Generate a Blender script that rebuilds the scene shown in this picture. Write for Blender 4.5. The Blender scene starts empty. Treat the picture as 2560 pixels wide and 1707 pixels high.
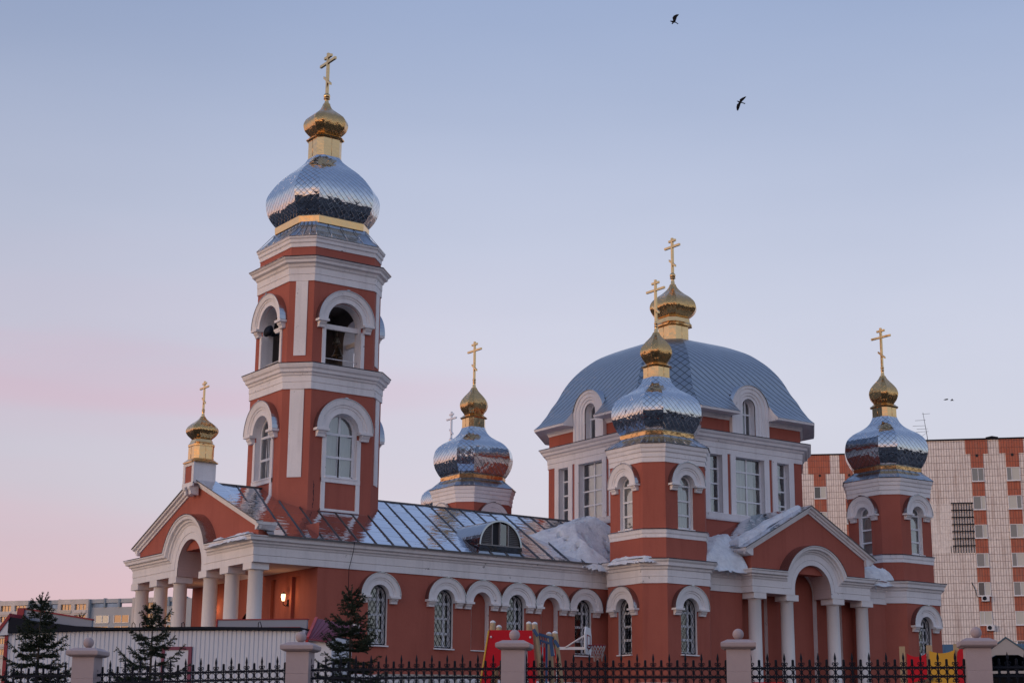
import bpy, bmesh, math, random
from mathutils import Vector, Matrix
random.seed(7)
R = math.radians
sc = bpy.context.scene
col = sc.collection

# ------------------------------------------------------------------ camera
cam_d = bpy.data.cameras.new("camera"); cam = bpy.data.objects.new("camera", cam_d); col.objects.link(cam)
cam_d.sensor_width = 36.0; cam_d.lens = 59.2146; cam_d.clip_start = 0.5; cam_d.clip_end = 4000
_m = [(0.81749983, -0.57586819, 0.00835811), (0.14442039, 0.19092663, -0.97092212), (0.55752739, 0.79493575, 0.2392496)]
cam.matrix_world = Matrix(((_m[0][0], -_m[1][0], -_m[2][0], 0), (_m[0][1], -_m[1][1], -_m[2][1], 0),
                           (_m[0][2], -_m[1][2], -_m[2][2], 0), (0, 0, 0, 1)))
sc.camera = cam

# ------------------------------------------------------------------ sky, sun, exposure
SUN_AZ_DIR = Vector((-0.96, 0.10, 0)).normalized()      # towards the sunset glow (the church's west)
SUN_EL = R(6.0)
w = bpy.data.worlds.new("World"); sc.world = w; w.use_nodes = True
nt = w.node_tree; N = nt.nodes; L = nt.links
for n in list(N): N.remove(n)
def wn(t, **k):
    n = N.new(t)
    for a, b in k.items(): setattr(n, a, b)
    return n
def wmath(op, a, b=None, c=None, clamp=False):
    n = N.new('ShaderNodeMath'); n.operation = op; n.use_clamp = clamp
    for i, v in enumerate((a, b, c)):
        if v is None: continue
        if isinstance(v, (int, float)): n.inputs[i].default_value = v
        else: L.new(v, n.inputs[i])
    return n.outputs[0]
def wramp(fac, stops, interp='B_SPLINE'):
    n = N.new('ShaderNodeValToRGB'); cr = n.color_ramp; cr.interpolation = interp
    while len(cr.elements) < len(stops): cr.elements.new(0.5)
    for e, (p, c) in zip(cr.elements, stops): e.position = p; e.color = (*c, 1)
    L.new(fac, n.inputs[0]); return n.outputs[0]
def wmix(fac, a, b, bt='MIX'):
    n = N.new('ShaderNodeMix'); n.data_type = 'RGBA'; n.blend_type = bt
    for i, v in ((0, fac), (6, a), (7, b)):
        if isinstance(v, (int, float)): n.inputs[i].default_value = v
        elif isinstance(v, tuple): n.inputs[i].default_value = (*v, 1)
        else: L.new(v, n.inputs[i])
    return n.outputs[2]
tc = wn('ShaderNodeTexCoord'); sep = wn('ShaderNodeSeparateXYZ'); L.new(tc.outputs['Generated'], sep.inputs[0])
el = sep.outputs[2]
hyp = wmath('SQRT', wmath('ADD', wmath('MULTIPLY', sep.outputs[0], sep.outputs[0]), wmath('MULTIPLY', sep.outputs[1], sep.outputs[1])))
dt = wmath('DIVIDE', wmath('ADD', wmath('MULTIPLY', sep.outputs[0], SUN_AZ_DIR.x), wmath('MULTIPLY', sep.outputs[1], SUN_AZ_DIR.y)), wmath('MAXIMUM', hyp, 0.001))
base = wramp(el, [(0.0, (.50, .365, .455)), (0.07, (.53, .425, .535)), (0.12, (.575, .525, .635)), (0.18, (.63, .60, .705)), (0.27, (.58, .585, .715)), (0.36, (.425, .475, .645)), (0.45, (.275, .35, .56)), (0.52, (.26, .335, .55)), (0.7, (.25, .33, .55)), (1.0, (.19, .28, .51))])
# towards the south the low sky is plain blue grey, without the pink
dn = wmath('DIVIDE', sep.outputs[1], wmath('MAXIMUM', hyp, 0.001))
south = wramp(wmath('MULTIPLY', wmath('ADD', dn, 1.0), 0.5), [(0.10, (1, 1, 1)), (0.62, (0, 0, 0))], 'EASE')
base_s = wramp(el, [(0.0, (.46, .48, .56)), (0.10, (.51, .55, .67)), (0.25, (.48, .55, .72)), (0.5, (.38, .47, .68)), (1.0, (.19, .28, .51))])
base = wmix(south, base, base_s)
# warm band near the horizon, strongest towards the sunset
near = wmath('POWER', wmath('MULTIPLY', wmath('ADD', dt, 1.0), 0.5), 2.6)
lowband = wmath('POWER', wmath('SUBTRACT', 1.0, wmath('MULTIPLY', wmath('MAXIMUM', el, 0.0), 1.35, clamp=True), clamp=True), 5.0)
glow = wmath('MULTIPLY', near, lowband)
c1 = wmix(glow, base, (1.75, 1.02, .66))
# the northern sky is a little deeper
azd = wramp(wmath('MULTIPLY', wmath('ADD', dt, 1.0), 0.5), [(0.10, (.95, .95, .96)), (0.26, (1.0, 1.0, 1.0)), (0.42, (.83, .84, .86)), (0.60, (1.0, 1.0, 1.0))], 'EASE')
c1 = wmix(1.0, c1, azd, 'MULTIPLY')
# thin pink streaks of cloud lying low in the sky
mp = wn('ShaderNodeMapping'); mp.inputs['Scale'].default_value = (2.0, 2.0, 17.0); mp.inputs['Location'].default_value = (0.3, 0.1, 1.35)
L.new(tc.outputs['Generated'], mp.inputs[0])
nz = wn('ShaderNodeTexNoise'); nz.inputs['Scale'].default_value = 1.25; nz.inputs['Detail'].default_value = 3.0; nz.inputs['Roughness'].default_value = .45
L.new(mp.outputs[0], nz.inputs[0])
elw = wmath('ADD', el, wmath('MULTIPLY', wmath('SUBTRACT', nz.outputs[0], 0.5), 0.11))
bands = wramp(elw, [(0.02, (.55, .55, .55)), (0.075, (.95, .95, .95)), (0.115, (.65, .65, .65)), (0.150, (.12, .12, .12)), (0.180, (.30, .30, .30)), (0.212, (.72, .72, .72)), (0.245, (.15, .15, .15)), (0.29, (0, 0, 0))], 'EASE')
azmask = wramp(wmath('MULTIPLY', wmath('ADD', dt, 1.0), 0.5), [(0.19, (0, 0, 0)), (0.345, (1, 1, 1))], 'EASE')
sf = wmath('MULTIPLY', bands, wmath('MULTIPLY', azmask, 0.62))
c2 = wmix(sf, c1, (.70, .37, .47))
mp2 = wn('ShaderNodeMapping'); mp2.inputs['Scale'].default_value = (1.2, 1.2, 4.5); L.new(tc.outputs['Generated'], mp2.inputs[0])
nz2 = wn('ShaderNodeTexNoise'); nz2.inputs['Scale'].default_value = 1.6; nz2.inputs['Detail'].default_value = 4.0; nz2.inputs['Roughness'].default_value = .5; L.new(mp2.outputs[0], nz2.inputs[0])
c2 = wmix(1.0, c2, wramp(nz2.outputs[0], [(0.25, (.90, .905, .92)), (0.75, (1.05, 1.035, 1.02))], 'LINEAR'), 'MULTIPLY')
nish = wn('ShaderNodeTexSky'); nish.sky_type = 'NISHITA'; nish.sun_disc = False
nish.sun_elevation = SUN_EL; nish.sun_rotation = math.atan2(SUN_AZ_DIR.x, SUN_AZ_DIR.y); nish.altitude = 100
bg1 = wn('ShaderNodeBackground'); bg2 = wn('ShaderNodeBackground'); add = wn('ShaderNodeAddShader'); out = wn('ShaderNodeOutputWorld')
L.new(c2, bg1.inputs[0]); bg1.inputs[1].default_value = 0.96
L.new(nish.outputs[0], bg2.inputs[0]); bg2.inputs[1].default_value = 0.05
L.new(bg1.outputs[0], add.inputs[0]); L.new(bg2.outputs[0], add.inputs[1]); L.new(add.outputs[0], out.inputs[0])

sun_d = bpy.data.lights.new("sun", 'SUN'); sun_d.energy = 0.75; sun_d.angle = R(25); sun_d.color = (1.0, .70, .50)
sun = bpy.data.objects.new("sun", sun_d); col.objects.link(sun)
sdir = Vector((SUN_AZ_DIR.x * math.cos(SUN_EL), SUN_AZ_DIR.y * math.cos(SUN_EL), math.sin(SUN_EL)))
sun.rotation_euler = sdir.to_track_quat('Z', 'Y').to_euler()
sc.view_settings.view_transform = 'Standard'; sc.view_settings.look = 'None'; sc.view_settings.exposure = 0.0; sc.view_settings.gamma = 1.0
sc.view_settings.use_curve_mapping = False

# ------------------------------------------------------------------ material helpers
class Mat:
    def __init__(s, name):
        s.m = bpy.data.materials.new(name); s.m.use_nodes = True
        s.t = s.m.node_tree; s.b = s.t.nodes['Principled BSDF']; s.o = s.t.nodes['Material Output']
    def n(s, t, **k):
        x = s.t.nodes.new(t)
        for a, b in k.items(): setattr(x, a, b)
        return x
    def l(s, a, b): s.t.links.new(a, b)
    def co(s, kind='Object'):
        return s.n('ShaderNodeTexCoord').outputs[kind]
    def noise(s, vec, scale, detail=3, rough=.5, stretch=None):
        if stretch:
            mp = s.n('ShaderNodeMapping'); mp.inputs['Scale'].default_value = stretch; s.l(vec, mp.inputs[0]); vec = mp.outputs[0]
        x = s.n('ShaderNodeTexNoise'); x.inputs['Scale'].default_value = scale; x.inputs['Detail'].default_value = detail; x.inputs['Roughness'].default_value = rough
        s.l(vec, x.inputs[0]); return x.outputs[0]
    def ramp(s, fac, stops, interp='LINEAR'):
        x = s.n('ShaderNodeValToRGB'); cr = x.color_ramp; cr.interpolation = interp
        while len(cr.elements) < len(stops): cr.elements.new(.5)
        for e, (p, c) in zip(cr.elements, stops):
            e.position = p; e.color = (c, c, c, 1) if isinstance(c, (int, float)) else (*c, 1)
        s.l(fac, x.inputs[0]); return x.outputs[0]
    def mix(s, fac, a, b, bt='MIX'):
        x = s.n('ShaderNodeMix'); x.data_type = 'RGBA'; x.blend_type = bt
        for i, v in ((0, fac), (6, a), (7, b)):
            if isinstance(v, (int, float)): x.inputs[i].default_value = v
            elif isinstance(v, tuple): x.inputs[i].default_value = (*v, 1)
            else: s.l(v, x.inputs[i])
        return x.outputs[2]
    def math(s, op, a, b=None, c=None):
        x = s.n('ShaderNodeMath'); x.operation = op
        for i, v in enumerate((a, b, c)):
            if v is None: continue
            if isinstance(v, (int, float)): x.inputs[i].default_value = v
            else: s.l(v, x.inputs[i])
        return x.outputs[0]
    def bump(s, h, dist=.01, strength=1.0):
        x = s.n('ShaderNodeBump'); x.inputs['Distance'].default_value = dist; x.inputs['Strength'].default_value = strength
        s.l(h, x.inputs['Height']); s.l(x.outputs[0], s.b.inputs['Normal']); return x
    def base(s, v, rough=.6, metal=0.0, spec=.5):
        if isinstance(v, tuple): s.b.inputs['Base Color'].default_value = (*v, 1)
        else: s.l(v, s.b.inputs['Base Color'])
        if isinstance(rough, (int, float)): s.b.inputs['Roughness'].default_value = rough
        else: s.l(rough, s.b.inputs['Roughness'])
        s.b.inputs['Metallic'].default_value = metal; s.b.inputs['Specular IOR Level'].default_value = spec
        return s

def plaster(name, c, dark, peel=False, var=.25):
    m = Mat(name); o = m.co()
    big = m.noise(o, .55, 4, .55); fine = m.noise(o, 14, 3, .6); streak = m.noise(o, 1.0, 4, .6, (3.2, 3.2, .28))
    f = m.ramp(big, [(.35, 0.0), (.70, var * 1.5)])
    cc = m.mix(f, c, dark)
    f2 = m.ramp(streak, [(.50, 0.0), (.78, .48)])
    cc = m.mix(f2, cc, dark)
    cc = m.mix(m.ramp(fine, [(.30, .12), (.55, 0.0)]), cc, dark)
    if peel:
        pn = m.noise(o, 5.5, 6, .72); pm = m.noise(o, .9, 2, .5)
        pf = m.math('MULTIPLY', m.ramp(pn, [(.625, 0.0), (.65, 1.0)]), m.ramp(pm, [(.52, 0.0), (.62, .75)]))
        cc = m.mix(pf, cc, (.16, .14, .13))
    m.base(cc, .88, 0, .25); m.bump(fine, .012, .5)
    return m.m
RED = plaster('red_plaster', (.405, .118, .083), (.285, .076, .055))
WHITE = plaster('white_plaster', (.83, .79, .785), (.54, .515, .515), peel=True, var=.22)
COLM = plaster('white_column_paint', (.80, .75, .73), (.62, .58, .57), var=.2)
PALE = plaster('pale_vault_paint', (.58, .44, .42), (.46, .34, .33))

LINING = plaster('belfry_lining_shaded', (.20, .175, .165), (.12, .10, .095))  # pale inner walls darkened: the belfry's shade is put into their colour

def diamond_metal(name, c, rough, p, both, seam_dark=.25, tilt=.02, metal=1.0, wob=.010, sw=.12, emb=0):
    # shingles laid as a diamond net; UV is in metres over each facet
    m = Mat(name); uv = m.n('ShaderNodeUVMap').outputs[0]; sp = m.n('ShaderNodeSeparateXYZ'); m.l(uv, sp.inputs[0])
    a = m.math('DIVIDE', m.math('ADD', sp.outputs[0], sp.outputs[1]), p); b = m.math('DIVIDE', m.math('SUBTRACT', sp.outputs[0], sp.outputs[1]), p)
    fa = m.math('FRACT', a); fb = m.math('FRACT', b); ia = m.math('FLOOR', a); ib = m.math('FLOOR', b)
    cv = m.n('ShaderNodeCombineXYZ'); m.l(ia, cv.inputs[0]); m.l(ib, cv.inputs[1])
    wn_ = m.n('ShaderNodeTexWhiteNoise'); wn_.noise_dimensions = '2D'; m.l(cv.outputs[0], wn_.inputs['Vector'])
    rs = m.n('ShaderNodeSeparateColor'); m.l(wn_.outputs['Color'], rs.inputs[0])
    sa = m.math('LESS_THAN', fa, sw); sb = m.math('MULTIPLY', m.math('LESS_THAN', fb, sw * .9), both)  # one diagonal fainter on main facets: light on lapped edges put into colour
    seam = m.math('MAXIMUM', sa, sb)
    h = m.math('ADD', m.math('MULTIPLY', m.math('SUBTRACT', fa, .5), m.math('SUBTRACT', rs.outputs[0], .5)),
               m.math('MULTIPLY', m.math('SUBTRACT', fb, .5), m.math('SUBTRACT', rs.outputs[1], .5)))
    h = m.math('MULTIPLY', h, tilt * 2)
    if emb:                                                         # each shingle is stamped with a low pyramid
        py = m.math('MAXIMUM', m.math('ABSOLUTE', m.math('SUBTRACT', fa, .5)), m.math('ABSOLUTE', m.math('SUBTRACT', fb, .5)))
        h = m.math('ADD', h, m.math('MULTIPLY', py, -emb))
    wob_n = m.noise(m.co(), 3.2, 2, .5)
    h = m.math('ADD', h, m.math('MULTIPLY', wob_n, wob)); h = m.math('ADD', h, m.math('MULTIPLY', seam, .006))
    cc = m.mix(m.math('MULTIPLY', seam, 1 - seam_dark), c, tuple(x * .18 for x in c))
    cc = m.mix(m.math('MULTIPLY', rs.outputs[2], .14), cc, tuple(x * .6 for x in c))
    grime = m.noise(m.co(), 1.6, 4, .6)
    m.base(cc, m.math('ADD', m.math('MULTIPLY', m.ramp(grime, [(.45, 0.0), (.8, 1.0)]), .10), rough), metal)
    m.bump(h, 1.0, 1.0)
    return m.m
SILVER = diamond_metal('silver_shingle', (.56, .59, .64), .055, .27, .12, tilt=.008, wob=.012, emb=.005)
SILVER2 = diamond_metal('silver_shingle_net', (.56, .59, .64), .055, .27, 1.0, tilt=.011, wob=.012, emb=.006)
ZINC = diamond_metal('dull_zinc_shingle', (.37, .395, .43), .29, .44, .06, seam_dark=.0, tilt=.003, wob=.006, sw=.17)
ZINC2 = diamond_metal('dull_zinc_shingle_net', (.31, .33, .36), .31, .44, 1.0, seam_dark=.1, tilt=.004, wob=.006, sw=.12)
GOLD = diamond_metal('gold_shingle', (.67, .41, .175), .13, .13, .2, seam_dark=.45, tilt=.008, wob=.006, emb=.003)
GOLD2 = diamond_metal('gold_shingle_net', (.67, .41, .175), .13, .13, 1.0, seam_dark=.45, tilt=.008, wob=.006, emb=.003)
m = Mat('gold_sheet'); m.base(m.mix(m.ramp(m.noise(m.co(), 2.2, 3), [(.4, 0.0), (.75, .35)]), (.74, .485, .235), (.58, .37, .175)), .20, 1.0)
m.bump(m.noise(m.co(), 4, 2), .018, 1); GOLDP = m.m
m = Mat('silver_cross_metal'); m.base((.62, .62, .66), .35, .9); CROSS_S = m.m
m = Mat('roof_metal'); uv = m.n('ShaderNodeUVMap').outputs[0]; sp = m.n('ShaderNodeSeparateXYZ'); m.l(uv, sp.inputs[0])
# sheets run up the slope between the (slightly skewed) seams, each with its own tilt and cross joints
su = m.math('DIVIDE', m.math('SUBTRACT', m.math('SUBTRACT', sp.outputs[0], m.math('MULTIPLY', sp.outputs[1], .229)), 27.6), .775)
iu = m.math('FLOOR', su); sv = m.math('DIVIDE', m.math('ADD', sp.outputs[1], m.math('MULTIPLY', m.math('FRACT', m.math('MULTIPLY', iu, .37)), 1.1)), 1.15)
iv = m.math('FLOOR', sv); fu = m.math('FRACT', su); fv = m.math('FRACT', sv)
cv = m.n('ShaderNodeCombineXYZ'); m.l(iu, cv.inputs[0]); m.l(iv, cv.inputs[1]); wn_ = m.n('ShaderNodeTexWhiteNoise'); wn_.noise_dimensions = '2D'; m.l(cv.outputs[0], wn_.inputs['Vector'])
rs = m.n('ShaderNodeSeparateColor'); m.l(wn_.outputs['Color'], rs.inputs[0])
joint = m.math('LESS_THAN', fv, .03)
h = m.math('ADD', m.math('MULTIPLY', m.math('SUBTRACT', fu, .5), m.math('MULTIPLY', m.math('SUBTRACT', rs.outputs[0], .5), .040)), m.math('MULTIPLY', m.math('SUBTRACT', fv, .5), m.math('MULTIPLY', m.math('SUBTRACT', rs.outputs[1], .5), .050)))
h = m.math('ADD', h, m.math('MULTIPLY', m.noise(uv, 1.6, 2, .5, (1.0, 2.2, 1)), .022)); h = m.math('ADD', h, m.math('MULTIPLY', joint, .004))
cc = m.mix(m.math('MULTIPLY', rs.outputs[2], .22), (.66, .70, .78), (.42, .44, .48)); cc = m.mix(m.math('MULTIPLY', joint, .7), cc, (.15, .145, .15))
m.base(cc, m.math('ADD', .03, m.math('MULTIPLY', m.ramp(m.noise(uv, .7, 4, .6), [(.45, 0.0), (.75, 1.0)]), .10)), 1.0); m.bump(h, 1.0, 1.0); ROOF = m.m
m = Mat('seam_metal'); m.base((.10, .095, .10), .45, .6); SEAM = m.m
m = Mat('flashing_metal'); m.base(m.mix(m.noise(m.co(), 2, 3), (.45, .47, .52), (.30, .31, .34)), .22, 1.0); m.bump(m.noise(m.co(), 3, 2), .02, .8); FLASH = m.m
m = Mat('dark_iron'); m.base((.010, .012, .020), .65, .0, .15); IRON = m.m
m = Mat('white_window_frame'); m.base((.74, .74, .76), .5); FRAME = m.m
m = Mat('curtain'); fo = m.noise(m.co(), 4.0, 2, .5, (4, 4, .15)); m.base(m.mix(fo, (.60, .59, .57), (.42, .42, .42)), .9); CURT = m.m
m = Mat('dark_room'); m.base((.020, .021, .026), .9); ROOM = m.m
def glassmat(name, tint, rough=.03, refl=.16):
    m = Mat(name); nt_ = m.t; tr = m.n('ShaderNodeBsdfTransparent'); tr.inputs[0].default_value = (*tint, 1)
    gl = m.n('ShaderNodeBsdfGlossy'); gl.inputs['Roughness'].default_value = rough; gl.inputs[0].default_value = (.95, .97, 1, 1)
    fr = m.n('ShaderNodeFresnel'); fr.inputs[0].default_value = 1.5
    f = m.math('ADD', m.math('MULTIPLY', fr.outputs[0], 1.2), refl)
    bp = m.n('ShaderNodeBump'); bp.inputs['Distance'].default_value = .012; m.l(m.noise(m.co(), 1.7, 1), bp.inputs['Height'])
    m.l(bp.outputs[0], gl.inputs['Normal'])
    mx = m.n('ShaderNodeMixShader'); m.l(f, mx.inputs[0]); m.l(tr.outputs[0], mx.inputs[1]); m.l(gl.outputs[0], mx.inputs[2]); m.l(mx.outputs[0], m.o.inputs[0])
    return m.m
GLASS = glassmat('window_glass', (.80, .84, .86))
GLASSD = glassmat('dark_window_glass', (.45, .50, .55), refl=.12)
m = Mat('snow'); sn = m.noise(m.co(), 3.5, 5, .6); m.base(m.mix(m.ramp(sn, [(.35, 0.0), (.7, 1.0)]), (.66, .67, .70), (.84, .85, .87)), .75, 0, .3); m.bump(m.noise(m.co(), 9, 5, .65), .09, .8)
m.b.inputs['Subsurface Weight'].default_value = .15; m.b.inputs['Subsurface Radius'].default_value = (.05, .06, .08); SNOW = m.m
m = Mat('ice'); m.base((.70, .76, .82), .15); ICE = m.m

# ------------------------------------------------------------------ mesh helpers
class G:
    """gathers faces for ONE mesh object"""
    def __init__(s): s.v = []; s.f = []; s.mi = []; s.uv = []; s.sm = []
    def face(s, pts, mi=0, uv=None, sm=False):
        i = len(s.v); s.v += [tuple(p) for p in pts]; s.f.append(tuple(range(i, i + len(pts)))); s.mi.append(mi); s.uv.append(uv); s.sm.append(sm)
    def mesh(s, V, F, mi=0, sm=False, uvs=None):
        i = len(s.v); s.v += [tuple(p) for p in V]
        for k, f in enumerate(F):
            s.f.append(tuple(i + x for x in f)); s.mi.append(mi); s.sm.append(sm); s.uv.append(uvs[k] if uvs else None)
    def box(s, x0, x1, y0, y1, z0, z1, mi=0):
        V = [(x, y, z) for z in (z0, z1) for y in (y0, y1) for x in (x0, x1)]
        s.mesh(V, [(0, 2, 3, 1), (4, 5, 7, 6), (0, 1, 5, 4), (2, 6, 7, 3), (0, 4, 6, 2), (1, 3, 7, 5)], mi)
    def fbox(s, F, u0, u1, v0, v1, z0, z1, mi=0):
        V = [F(u, v, z) for z in (z0, z1) for v in (v0, v1) for u in (u0, u1)]
        s.mesh(V, [(0, 2, 3, 1), (4, 5, 7, 6), (0, 1, 5, 4), (2, 6, 7, 3), (0, 4, 6, 2), (1, 3, 7, 5)], mi)
    def loft(s, rings, close=True, mi=0, sm=False, capa=False, capb=False):
        n = len(rings[0]); V = [p for r in rings for p in r]; F = []
        for i in range(len(rings) - 1):
            for j in range(n if close else n - 1):
                k = (j + 1) % n; F.append((i * n + j, i * n + k, (i + 1) * n + k, (i + 1) * n + j))
        if capa: F.append(tuple(range(n))[::-1])
        if capb: F.append(tuple((len(rings) - 1) * n + j for j in range(n)))
        s.mesh(V, F, mi, sm)
    def tube(s, path, r, n=8, mi=0, sm=True, cap=True):
        path = [Vector(p) for p in path]; rr = r if isinstance(r, (list, tuple)) else [r] * len(path); rings = []
        for i, p in enumerate(path):
            t = (path[min(i + 1, len(path) - 1)] - path[max(i - 1, 0)])
            if t.length < 1e-9: t = Vector((0, 0, 1))
            t.normalize(); a = Vector((0, 0, 1)) if abs(t.z) < .9 else Vector((1, 0, 0))
            x = t.cross(a).normalized(); y = t.cross(x).normalized()
            rings.append([p + (x * math.cos(2 * math.pi * k / n) + y * math.sin(2 * math.pi * k / n)) * rr[i] for k in range(n)])
        s.loft(rings, True, mi, sm, cap, cap)
    def lathe(s, c, prof, n=24, mi=0, sm=True):
        rings = [[(c[0] + r * math.cos(2 * math.pi * k / n), c[1] + r * math.sin(2 * math.pi * k / n), c[2] + z) for k in range(n)] for r, z in prof]
        s.loft(rings, True, mi, sm, True, True)
    def prism(s, poly, d, mi=0):
        """poly: list of 3D points, extruded by vector d"""
        d = Vector(d); A = [Vector(p) for p in poly]; B = [p + d for p in A]; n = len(A)
        s.mesh(A + B, [tuple(range(n))[::-1], tuple(range(n, 2 * n))] + [(i, (i + 1) % n, n + (i + 1) % n, n + i) for i in range(n)], mi)
    def build(s, name, mats, parent=None, local=False):
        me = bpy.data.meshes.new(name); me.from_pydata(s.v, [], s.f)
        mats = mats if isinstance(mats, (list, tuple)) else [mats]
        for mm in mats: me.materials.append(mm)
        me.polygons.foreach_set('material_index', s.mi); me.polygons.foreach_set('use_smooth', s.sm)
        if any(u is not None for u in s.uv):
            ul = me.uv_layers.new(name='UVMap')
            for p, u in zip(me.polygons, s.uv):
                if u is not None:
                    for k, li in enumerate(p.loop_indices): ul.data[li].uv = u[k]
        me.update()
        o = bpy.data.objects.new(name, me); col.objects.link(o)
        if parent is not None:
            o.parent = parent
            if parent.type == 'EMPTY' and not local: o.matrix_parent_inverse = parent.matrix_basis.inverted()
        return o
def tag(o, label=None, cat=None, group=None, kind=None):
    for k, v in (('label', label), ('category', cat), ('group', group), ('kind', kind)):
        if v: o[k] = v
    return o
def empty(name, loc=(0, 0, 0), label=None, cat=None, group=None, rz=0):
    o = bpy.data.objects.new(name, None); o.empty_display_size = .2; col.objects.link(o)
    o.location = loc; o.rotation_euler = (0, 0, rz)
    return tag(o, label, cat, group)
def facet(P, Nv):
    P = Vector((P[0], P[1], 0)); Nv = Vector((Nv[0], Nv[1], 0)).normalized(); U = Vector((-Nv.y, Nv.x, 0))
    def F(u, v, z): return P + U * u + Nv * v + Vector((0, 0, z))
    return F
def arcpts(u, r, zs, n=18, a0=180, a1=0):
    return [(u + r * math.cos(R(a0 + (a1 - a0) * k / n)), zs + r * math.sin(R(a0 + (a1 - a0) * k / n))) for k in range(n + 1)]
def wall(g, F, u0, u1, z0, z1, ops, v=0.0, mi=0):
    """flat wall with real openings; ops: (u, halfwidth, z0, zspring, arched)"""
    q = lambda a, b, c, d: g.face([F(a, v, c), F(b, v, c), F(b, v, d), F(a, v, d)], mi)
    x = u0
    for (u, hw, a, zs, arch) in sorted(ops):
        if u - hw > x + 1e-6: q(x, u - hw, z0, z1)
        if a > z0 + 1e-6: q(u - hw, u + hw, z0, a)
        if arch:
            ap = arcpts(u, hw, zs)
            for (ua, za), (ub, zb) in zip(ap[:-1], ap[1:]): g.face([F(ua, v, za), F(ub, v, zb), F(ub, v, z1), F(ua, v, z1)], mi)
        elif zs < z1 - 1e-6: q(u - hw, u + hw, zs, z1)
        x = u + hw
    if x < u1 - 1e-6: q(x, u1, z0, z1)
def outline(u, hw, z0, zs, arch):
    return [(u - hw, z0)] + (arcpts(u, hw, zs) if arch else [(u - hw, zs), (u + hw, zs)]) + [(u + hw, z0)]
def reveal(g, F, u, hw, z0, zs, arch, d, mi=0, v0=0.0, sill=True):
    ol = outline(u, hw, z0, zs, arch)
    for (a, b), (c, e) in zip(ol[:-1], ol[1:]): g.face([F(a, v0, b), F(c, v0, e), F(c, -d, e), F(a, -d, b)], mi)
    if sill: g.face([F(u - hw, v0, z0), F(u + hw, v0, z0), F(u + hw, -d, z0), F(u - hw, -d, z0)], mi)
def fillshape(g, F, u, hw, z0, zs, arch, v, mi=0):
    g.face([F(a, v, b) for a, b in outline(u, hw, z0, zs, arch)][::-1], mi)
def bar(g, F, u0, z0, u1, z1, wd, v0, v1, mi=0):
    du, dz = u1 - u0, z1 - z0; l = math.hypot(du, dz) or 1; nx, nz_ = -dz / l * wd / 2, du / l * wd / 2
    c = [(u0 + nx, z0 + nz_), (u1 + nx, z1 + nz_), (u1 - nx, z1 - nz_), (u0 - nx, z0 - nz_)]
    g.mesh([F(a, v0, b) for a, b in c] + [F(a, v1, b) for a, b in c], [(0, 1, 2, 3), (7, 6, 5, 4), (0, 4, 5, 1), (1, 5, 6, 2), (2, 6, 7, 3), (3, 7, 4, 0)], mi)
def archivolt(g, F, u, r0, r1, zs, proj, n=26, mi=0, steps=True):
    w_ = r1 - r0
    pf = [(r0, 0), (r0, proj * .62), (r0 + .40 * w_, proj * .62), (r0 + .42 * w_, proj * .72), (r0 + .55 * w_, proj * .74), (r0 + .60 * w_, proj * .88), (r0 + .80 * w_, proj * .95), (r1 - .02, proj), (r1, proj), (r1, 0)]
    rings = []
    for k in range(n + 1):
        a = math.pi * (1 - k / n); rings.append([F(u + r * math.cos(a), v, zs + r * math.sin(a)) for r, v in pf])
    g.loft(rings, False, mi)
    for ring in (rings[0], rings[-1]): g.face(ring, mi)
def corbels(g, F, u, r0, r1, zs, proj, h=.28, mi=0):
    for sgn in (-1, 1):
        c = u + sgn * (r0 + r1) / 2; hw = (r1 - r0) / 2
        g.fbox(F, c - hw - .015, c + hw + .015, 0, proj + .02, zs - h * .30, zs - .004, mi)
        zt = zs - h * .30; zb = zs - h; hw2 = hw * .68
        pts = [(0, zt), (proj * .8, zt), (proj * .8, zt - h * .2), (proj * .55, zt - h * .45), (proj * .5, zb), (0, zb)]
        g.prism([F(c - hw2, v, z) for v, z in pts], F(c + hw2, 0, 0) - F(c - hw2, 0, 0), mi)
def cap_flash(F, u, r1, zs, proj, parent, n=26):
    g = G(); t = .022; rings = []
    for k in range(n + 1):
        a = math.pi * (1 - k / n); ca, sa = math.cos(a), math.sin(a)
        rings.append([F(u + r * ca, v, zs + r * sa) for r, v in ((r1 + .002, 0.0), (r1 + t, 0.0), (r1 + t, proj + .03), (r1 + .002, proj + .03))])
    g.loft(rings, True); g.face(rings[0]); g.face(rings[-1])
    g.fbox(F, u - .07, u + .07, 0, proj + .05, zs + r1 + t, zs + r1 + t + .03)
    return g.build('flashing', FLASH, parent)
def inside(u, hw, z0, zs, arch, a, b):
    if b < z0 or abs(a - u) > hw: return False
    if b <= zs: return True
    return arch and (a - u) ** 2 + (b - zs) ** 2 <= hw * hw
def grille(F, u, hw, z0, zs, v, parent):
    g = G(); hw -= .03; z0 += .03
    ol = outline(u, hw, z0, zs, True); ol.append(ol[0])
    for (a, b), (c, e) in zip(ol[:-1], ol[1:]): bar(g, F, a, b, c, e, .035, v, v + .02)
    p = .34
    for sgn in (1, -1):
        k = -14
        while k < 30:
            pts = []; run = None
            for i in range(0, 70):
                z = z0 + i * .05; a = u + sgn * ((z - z0) * .56 - k * p * .56)
                a += .0
                if inside(u, hw, z0, zs, True, a, z):
                    if run is None: run = (a, z)
                    last = (a, z)
                elif run is not None:
                    if last != run: bar(g, F, run[0], run[1], last[0], last[1], .011, v, v + .012)
                    run = None
            k += 1
    return g.build('grille', IRON, parent)
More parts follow.
